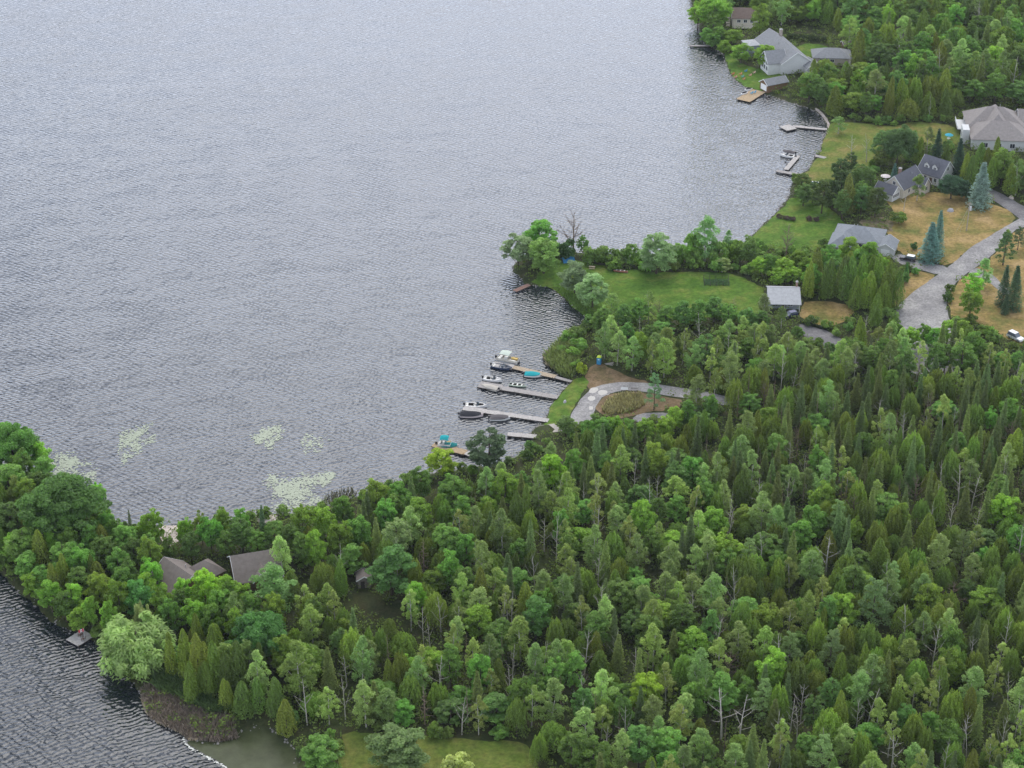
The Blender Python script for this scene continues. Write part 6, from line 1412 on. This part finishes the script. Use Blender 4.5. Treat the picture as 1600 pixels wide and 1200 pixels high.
def grow_wood():
    rnd = random.Random(4242)
    zs = [Z[k] for k in Z]
    for A in CANOPY[1:] + CANOPY[:1]:
        far = A['name'] == 'far'; mainw = A['name'] == 'main'
        P = [at(x, y, 5) for x, y in A['poly']]
        x0, x1 = min(p.x for p in P), max(p.x for p in P); y0, y1 = min(p.y for p in P), max(p.y for p in P)
        n = int((x1 - x0) * (y1 - y0) / 3.6)
        rs = np.random.default_rng(99)
        C = rs.uniform([x0, y0], [x1, y1], (n, 2)); D = sdf_v(C[:, 0], C[:, 1]); C = C[D > 1.2]; ZG = hgt_v(C[:, 0], C[:, 1])
        def pv(z):
            dep = C[:, 1] * CP - (z - CAM_H) * SP
            return 800 + FPX * C[:, 0] / dep, 600 - FPX * (C[:, 1] * SP + (z - CAM_H) * CP) / dep, FPX / dep
        bx, by, s = pv(ZG); ok = (bx > -70) & (bx < 1680) & (by < 1290) & (by > -70) & inpoly(bx, by, A['poly'])
        for hp in HOUSE_FOOT: ok &= ~inpoly(C[:, 0], C[:, 1], hp)
        C, ZG, bx, by, s = C[ok], ZG[ok], bx[ok], by[ok], s[ok]
        kinds = [species(a, b, A['name'], rnd) for a, b in zip(bx, by)]
        H = np.array([rnd.uniform(*HH[k]) for k in kinds]) * (1.25 if far else 1.0); W = np.array([rnd.uniform(*WW[k]) for k in kinds]) * (1.5 if far else 1.06)
        tx, ty, _ = pv(ZG + H); mx, my, _ = pv(ZG + H * .75); hw = W * s * .42
        ok = (ty < 1215) & inpoly(tx, ty, A['poly']) & inpoly(mx - hw, my, A['poly']) & inpoly(mx + hw, my, A['poly'])
        for h in A['holes']:
            for (u, v) in ((bx, by), (tx, ty), (mx - hw, my), (mx + hw, my)): ok &= ~inpoly(u, v, h)
        for h in [q for q in zs if q is not Z['lane'] and q is not Z['cottage_drive'] and q is not Z['loop_back']] + KEEP_CLEAR + [LANE_VIS]:
            for (u, v) in ((bx, by), (mx - hw, my), (mx + hw, my)): ok &= ~inpoly(u, v, h)
        for h in KEEP_CLEAR: ok &= ~inpoly(tx, ty, h)
        arr = np.zeros((len(PLACED) + len(C), 3)); arr[:len(PLACED)] = PLACED; m = len(PLACED)
        for q in np.nonzero(ok)[0]:
            x, y = C[q]; kind = kinds[q]
            r = W[q] / 2
            if np.any(np.hypot(arr[:m, 0] - x, arr[:m, 1] - y) < (arr[:m, 2] + r) * (.74 if far else .60 if mainw else .58)): continue
            if COUNT.get(kind, 0) >= CAP[kind]: continue
            lab = FLAB.get(A['name'], FLAB['far']).get(kind, 'tree')
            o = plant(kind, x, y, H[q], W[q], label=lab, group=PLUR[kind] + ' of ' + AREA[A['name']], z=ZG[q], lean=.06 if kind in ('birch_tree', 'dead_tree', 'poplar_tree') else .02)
            WOOD.append((o, kind, A['name'], bx[q], by[q])); arr[m] = PLACED[-1]; m += 1
        print(A['name'], m, COUNT)
grow_wood()
print('TREES', COUNT)


def bushes():
    """bushes along wood edges, banks and yards"""
    rs = np.random.default_rng(12); C = rs.uniform([-150, 250], [260, 800], (26000, 2)); D = sdf_v(C[:, 0], C[:, 1]); C = C[(D > .6)]; zg = hgt_v(C[:, 0], C[:, 1])
    dep = C[:, 1] * CP - (zg - CAM_H) * SP; bx = 800 + FPX * C[:, 0] / dep; by = 600 - FPX * (C[:, 1] * SP + (zg - CAM_H) * CP) / dep
    ok = (bx > -20) & (bx < 1620) & (by > 0) & (by < 1200); D = sdf_v(C[:, 0], C[:, 1])
    shore = (D < 5) & (by > 690); edge = np.zeros(len(C), bool)
    for d in ((0, 16), (0, -10), (14, 0), (-14, 0), (0, 26)):
        for k in ('point_lawn', 'lane', 'cottage_dry', 'side_dry', 'loop_road', 'launch_dirt', 'loop_back', 'bay_lawn', 'shore_lawn', 'front_dry', 'south_lawn', 'verge_dry', 'cottage_drive'): edge |= inpoly(bx + d[0], by - d[1], Z[k])
    ok &= shore | edge
    for k in Z: ok &= ~inpoly(bx, by, Z[k])
    for hp in HOUSE_FOOT: ok &= ~inpoly(C[:, 0], C[:, 1], hp)
    for kc in KEEP_CLEAR: ok &= ~(inpoly(bx, by, kc) | inpoly(bx, by - 14, kc))
    for kc in ([(835, 660), (885, 660), (885, 690), (825, 690)], [(880, 560), (1000, 575), (1120, 605), (1110, 640), (1040, 660), (885, 662), (870, 640)], [(850, 540), (910, 515), (918, 590), (860, 590)], [(215, 1075), (300, 1060), (400, 1120), (470, 1150), (470, 1200), (280, 1170)], [(240, 815), (290, 815), (290, 860), (240, 860)], [(925, 560), (960, 560), (960, 590), (925, 590)], [(1540, 290), (1600, 300), (1600, 350), (1560, 330)], [(1260, 160), (1300, 160), (1300, 260), (1262, 290), (1255, 280)], [(1180, 360), (1232, 300), (1240, 330), (1190, 372)]): ok &= ~inpoly(bx, by, kc)
    arr = [p for p in PLACED]; n = 0
    A = np.zeros((len(arr) + 400, 3)); A[:len(arr)] = arr; m = len(arr)
    for q in np.nonzero(ok)[0]:
        W = rs.uniform(2.2, 4.2)
        if np.any(np.hypot(A[:m, 0] - C[q, 0], A[:m, 1] - C[q, 1]) < (np.minimum(A[:m, 2], 2) * .55 + W * .36)): continue
        o = plant('shrub', C[q, 0], C[q, 1], rs.uniform(1.8, 3.8), W, col=TR.choice([(.06, .105, .02), (.075, .12, .022), (.05, .09, .02), (.085, .125, .03)]), label='green bush', group='bushes along banks and wood edges', z=zg[q]); WOOD.append((o, 'shrub', 'edges', bx[q], by[q]))
        A[m] = PLACED[-1]; m += 1; n += 1
        if n > 235: break
bushes()
# labels that point: kind, then rank and side from the nearest landmark
LM = [(1295, 870, 'the bleached white dead tree'), (1370, 950, 'the large soft pine'), (1302, 1030, 'the soft pale pine'), (1010, 1085, 'the vivid lime tree'), (1132, 1130, 'the large bare white tree'), (935, 830, 'the spiky dead tree'), (661, 890, 'the rusty dead spruce'), (862, 745, 'the brightest green tree'), (985, 640, 'the track loop'), (1222, 475, 'the grey cottage'), (1445, 505, 'the end of the lane'), (570, 915, 'the little shed'), (690, 1165, 'the bottom lawn'), (1575, 800, 'the bright right-edge tree'), (1024, 625, 'the open pine'), (1280, 650, 'the reddish dead conifer'), (1400, 1180, 'the broken white tree'), (1598, 1195, 'the bottom right corner'), (1595, 640, 'the right edge van'), (1210, 80, 'the lake house'), (1299, 95, 'the low grey hipped roof'), (1550, 190, 'the tan house'), (1460, 265, 'the dormered house'), (1400, 285, 'the cream gabled house'), (1343, 365, 'the slate hipped roof'), (1456, 400, 'the stout blue spruce'), (300, 880, 'the left brown roof'), (400, 880, 'the right brown roof'), (85, 840, 'the dome-shaped tree'), (125, 998, 'the square float'), (206, 1020, 'the weeping willow'), (340, 1130, 'the brown reeds'), (1257, 165, 'the northern shore bend'), (1533, 50, 'the bare tan far tree'), (1430, 40, 'the middle of the far wood'), (1330, 130, 'the near left of the far wood'), (1450, 130, 'the bare pole birch'), (1590, 110, 'the right edge of the far wood'), (1160, 40, 'the brown-roofed cottage'), (850, 420, 'the point tip'), (1119, 440, 'the vegetable patch'), (1000, 480, 'the point lawn'), (840, 672, 'the boat ramp'), (1418, 405, 'the parked SUV'), (1225, 197, 'the square dock head'), (1450, 700, 'the mid right wood'), (1150, 760, 'the wood centre'), (760, 1000, 'the wood left of the lime tree'), (530, 780, 'the dark reeds')]
ORD = ['nearest', 'second', 'third', 'fourth', 'fifth', 'sixth', 'seventh', 'eighth', 'ninth', 'tenth', 'eleventh', 'twelfth', 'thirteenth', 'fourteenth', 'fifteenth', 'sixteenth', 'seventeenth', 'eighteenth', 'nineteenth', 'twentieth'] + ['twenty-' + w_ for w_ in ('first', 'second', 'third', 'fourth', 'fifth', 'sixth', 'seventh', 'eighth', 'ninth')] + ['thirtieth'] + ['thirty-' + w_ for w_ in ('first', 'second', 'third', 'fourth', 'fifth', 'sixth', 'seventh', 'eighth', 'ninth')]
SING = dict(bare_tree='twiggy grey dead tree', juniper_tree='domed olive cedar', white_cedar='olive cedar', ash_tree='mid green leafy tree', maple_tree='bright green leafy tree', poplar_tree='pale airy poplar', birch_tree='thin white-trunked birch', spruce_tree='dark pointed spruce', dead_tree='bare dead tree', dead_conifer='brown dead conifer', pine_tree='soft pine', shrub='low green bush')
def relabel():
    bins = {}
    for o, kind, area, bx, by in WOOD:
        d = [((bx - x) ** 2 + ((by - y) * 1.3) ** 2, i) for i, (x, y, _) in enumerate(LM)]; dd, i = min(d); x, y, nm = LM[i]
        side = ('right of' if bx > x else 'left of') if abs(bx - x) > abs(by - y) else ('below' if by > y else 'above')
        bins.setdefault((kind, i, side), []).append((dd, o))
    for (kind, i, side), lst in bins.items():
        lst.sort(key=lambda t: t[0])
        for r, (dd, o) in enumerate(lst):
            o['label'] = '%s %s %s%s' % (SING[kind], side, LM[i][2], '' if len(lst) == 1 else ', ' + (ORD[r] if r == 0 else ORD[min(r, len(ORD) - 1)] + ' nearest'))
relabel()
for kind, lab, grp, lst in CL:
    os_ = sorted([o for o in bpy.data.objects if o.get('group') == grp and o.get('label') == lab], key=lambda o: pix(*o.location)[0])
    for r, o in enumerate(os_): o['label'] = lab + ', ' + ('leftmost' if r == 0 else 'rightmost' if r == len(os_) - 1 else ORD[r] + ' from left')
os_ = sorted([o for o in bpy.data.objects if o.get('group') == 'dark shrubs across the shore lawn'], key=lambda o: o.location.x)
for r, o in enumerate(os_): o['label'] += ', ' + ('leftmost' if r == 0 else ORD[r] + ' from left')

# low growth between the stems: one mass nobody could count
def undergrowth():
    rnd = np.random.default_rng(8)
    C = rnd.uniform([-150, 250], [300, 900], (90000, 2))
    D = sdf_v(C[:, 0], C[:, 1]); C = C[D > 1.0]
    zg = hgt_v(C[:, 0], C[:, 1])
    dep = C[:, 1] * CP - (zg - CAM_H) * SP
    bx = 800 + FPX * C[:, 0] / dep; by = 600 - FPX * (C[:, 1] * SP + (zg - CAM_H) * CP) / dep
    ok = (bx > -40) & (bx < 1660) & (by > -40) & (by < 1230)
    for k in Z: 
        ok &= ~inpoly(bx, by, Z[k])
    for hp in HOUSE_FOOT: ok &= ~inpoly(C[:, 0], C[:, 1], hp)
    C, zg = C[ok], zg[ok]
    K = len(C); per = 12
    cent = np.stack([C[:, 0], C[:, 1], zg + rnd.uniform(.2, 1.7, K)], 1); crad = rnd.uniform(.7, 1.6, K)
    P, N = clumped(cent, crad, per, .7, .6, .6)
    t = np.repeat(rnd.uniform(.6, 1.25, K), per) * rnd.uniform(.8, 1.2, len(P))
    o = bpy.data.objects.new('undergrowth', cards('undergrowth', P, N, .55, t)); link(o)
    o.color = (.16, .24, .042, 1)
    tag(o, 'low green undergrowth covering the floor of the woods', 'undergrowth', None, 'stuff')
undergrowth()


# ------------------------------------------------------------------ the air
hm = bpy.data.materials.new('haze_air'); hm.use_nodes = True; ht = hm.node_tree; ht.nodes.clear()
ho_ = ht.nodes.new('ShaderNodeOutputMaterial'); hv_ = ht.nodes.new('ShaderNodeVolumePrincipled'); hv_.inputs['Color'].default_value = (.88, .93, 1, 1); hv_.inputs['Density'].default_value = .000035; hv_.inputs['Anisotropy'].default_value = .2
ht.links.new(hv_.outputs[0], ho_.inputs['Volume'])
hz = MB(); hz.box(-1600, 1600, -900, 2600, -4, 253); hz_o = hz.build('haze', hm); tag(hz_o, 'thin pale summer haze over the lake and woods', 'haze', None, 'stuff')
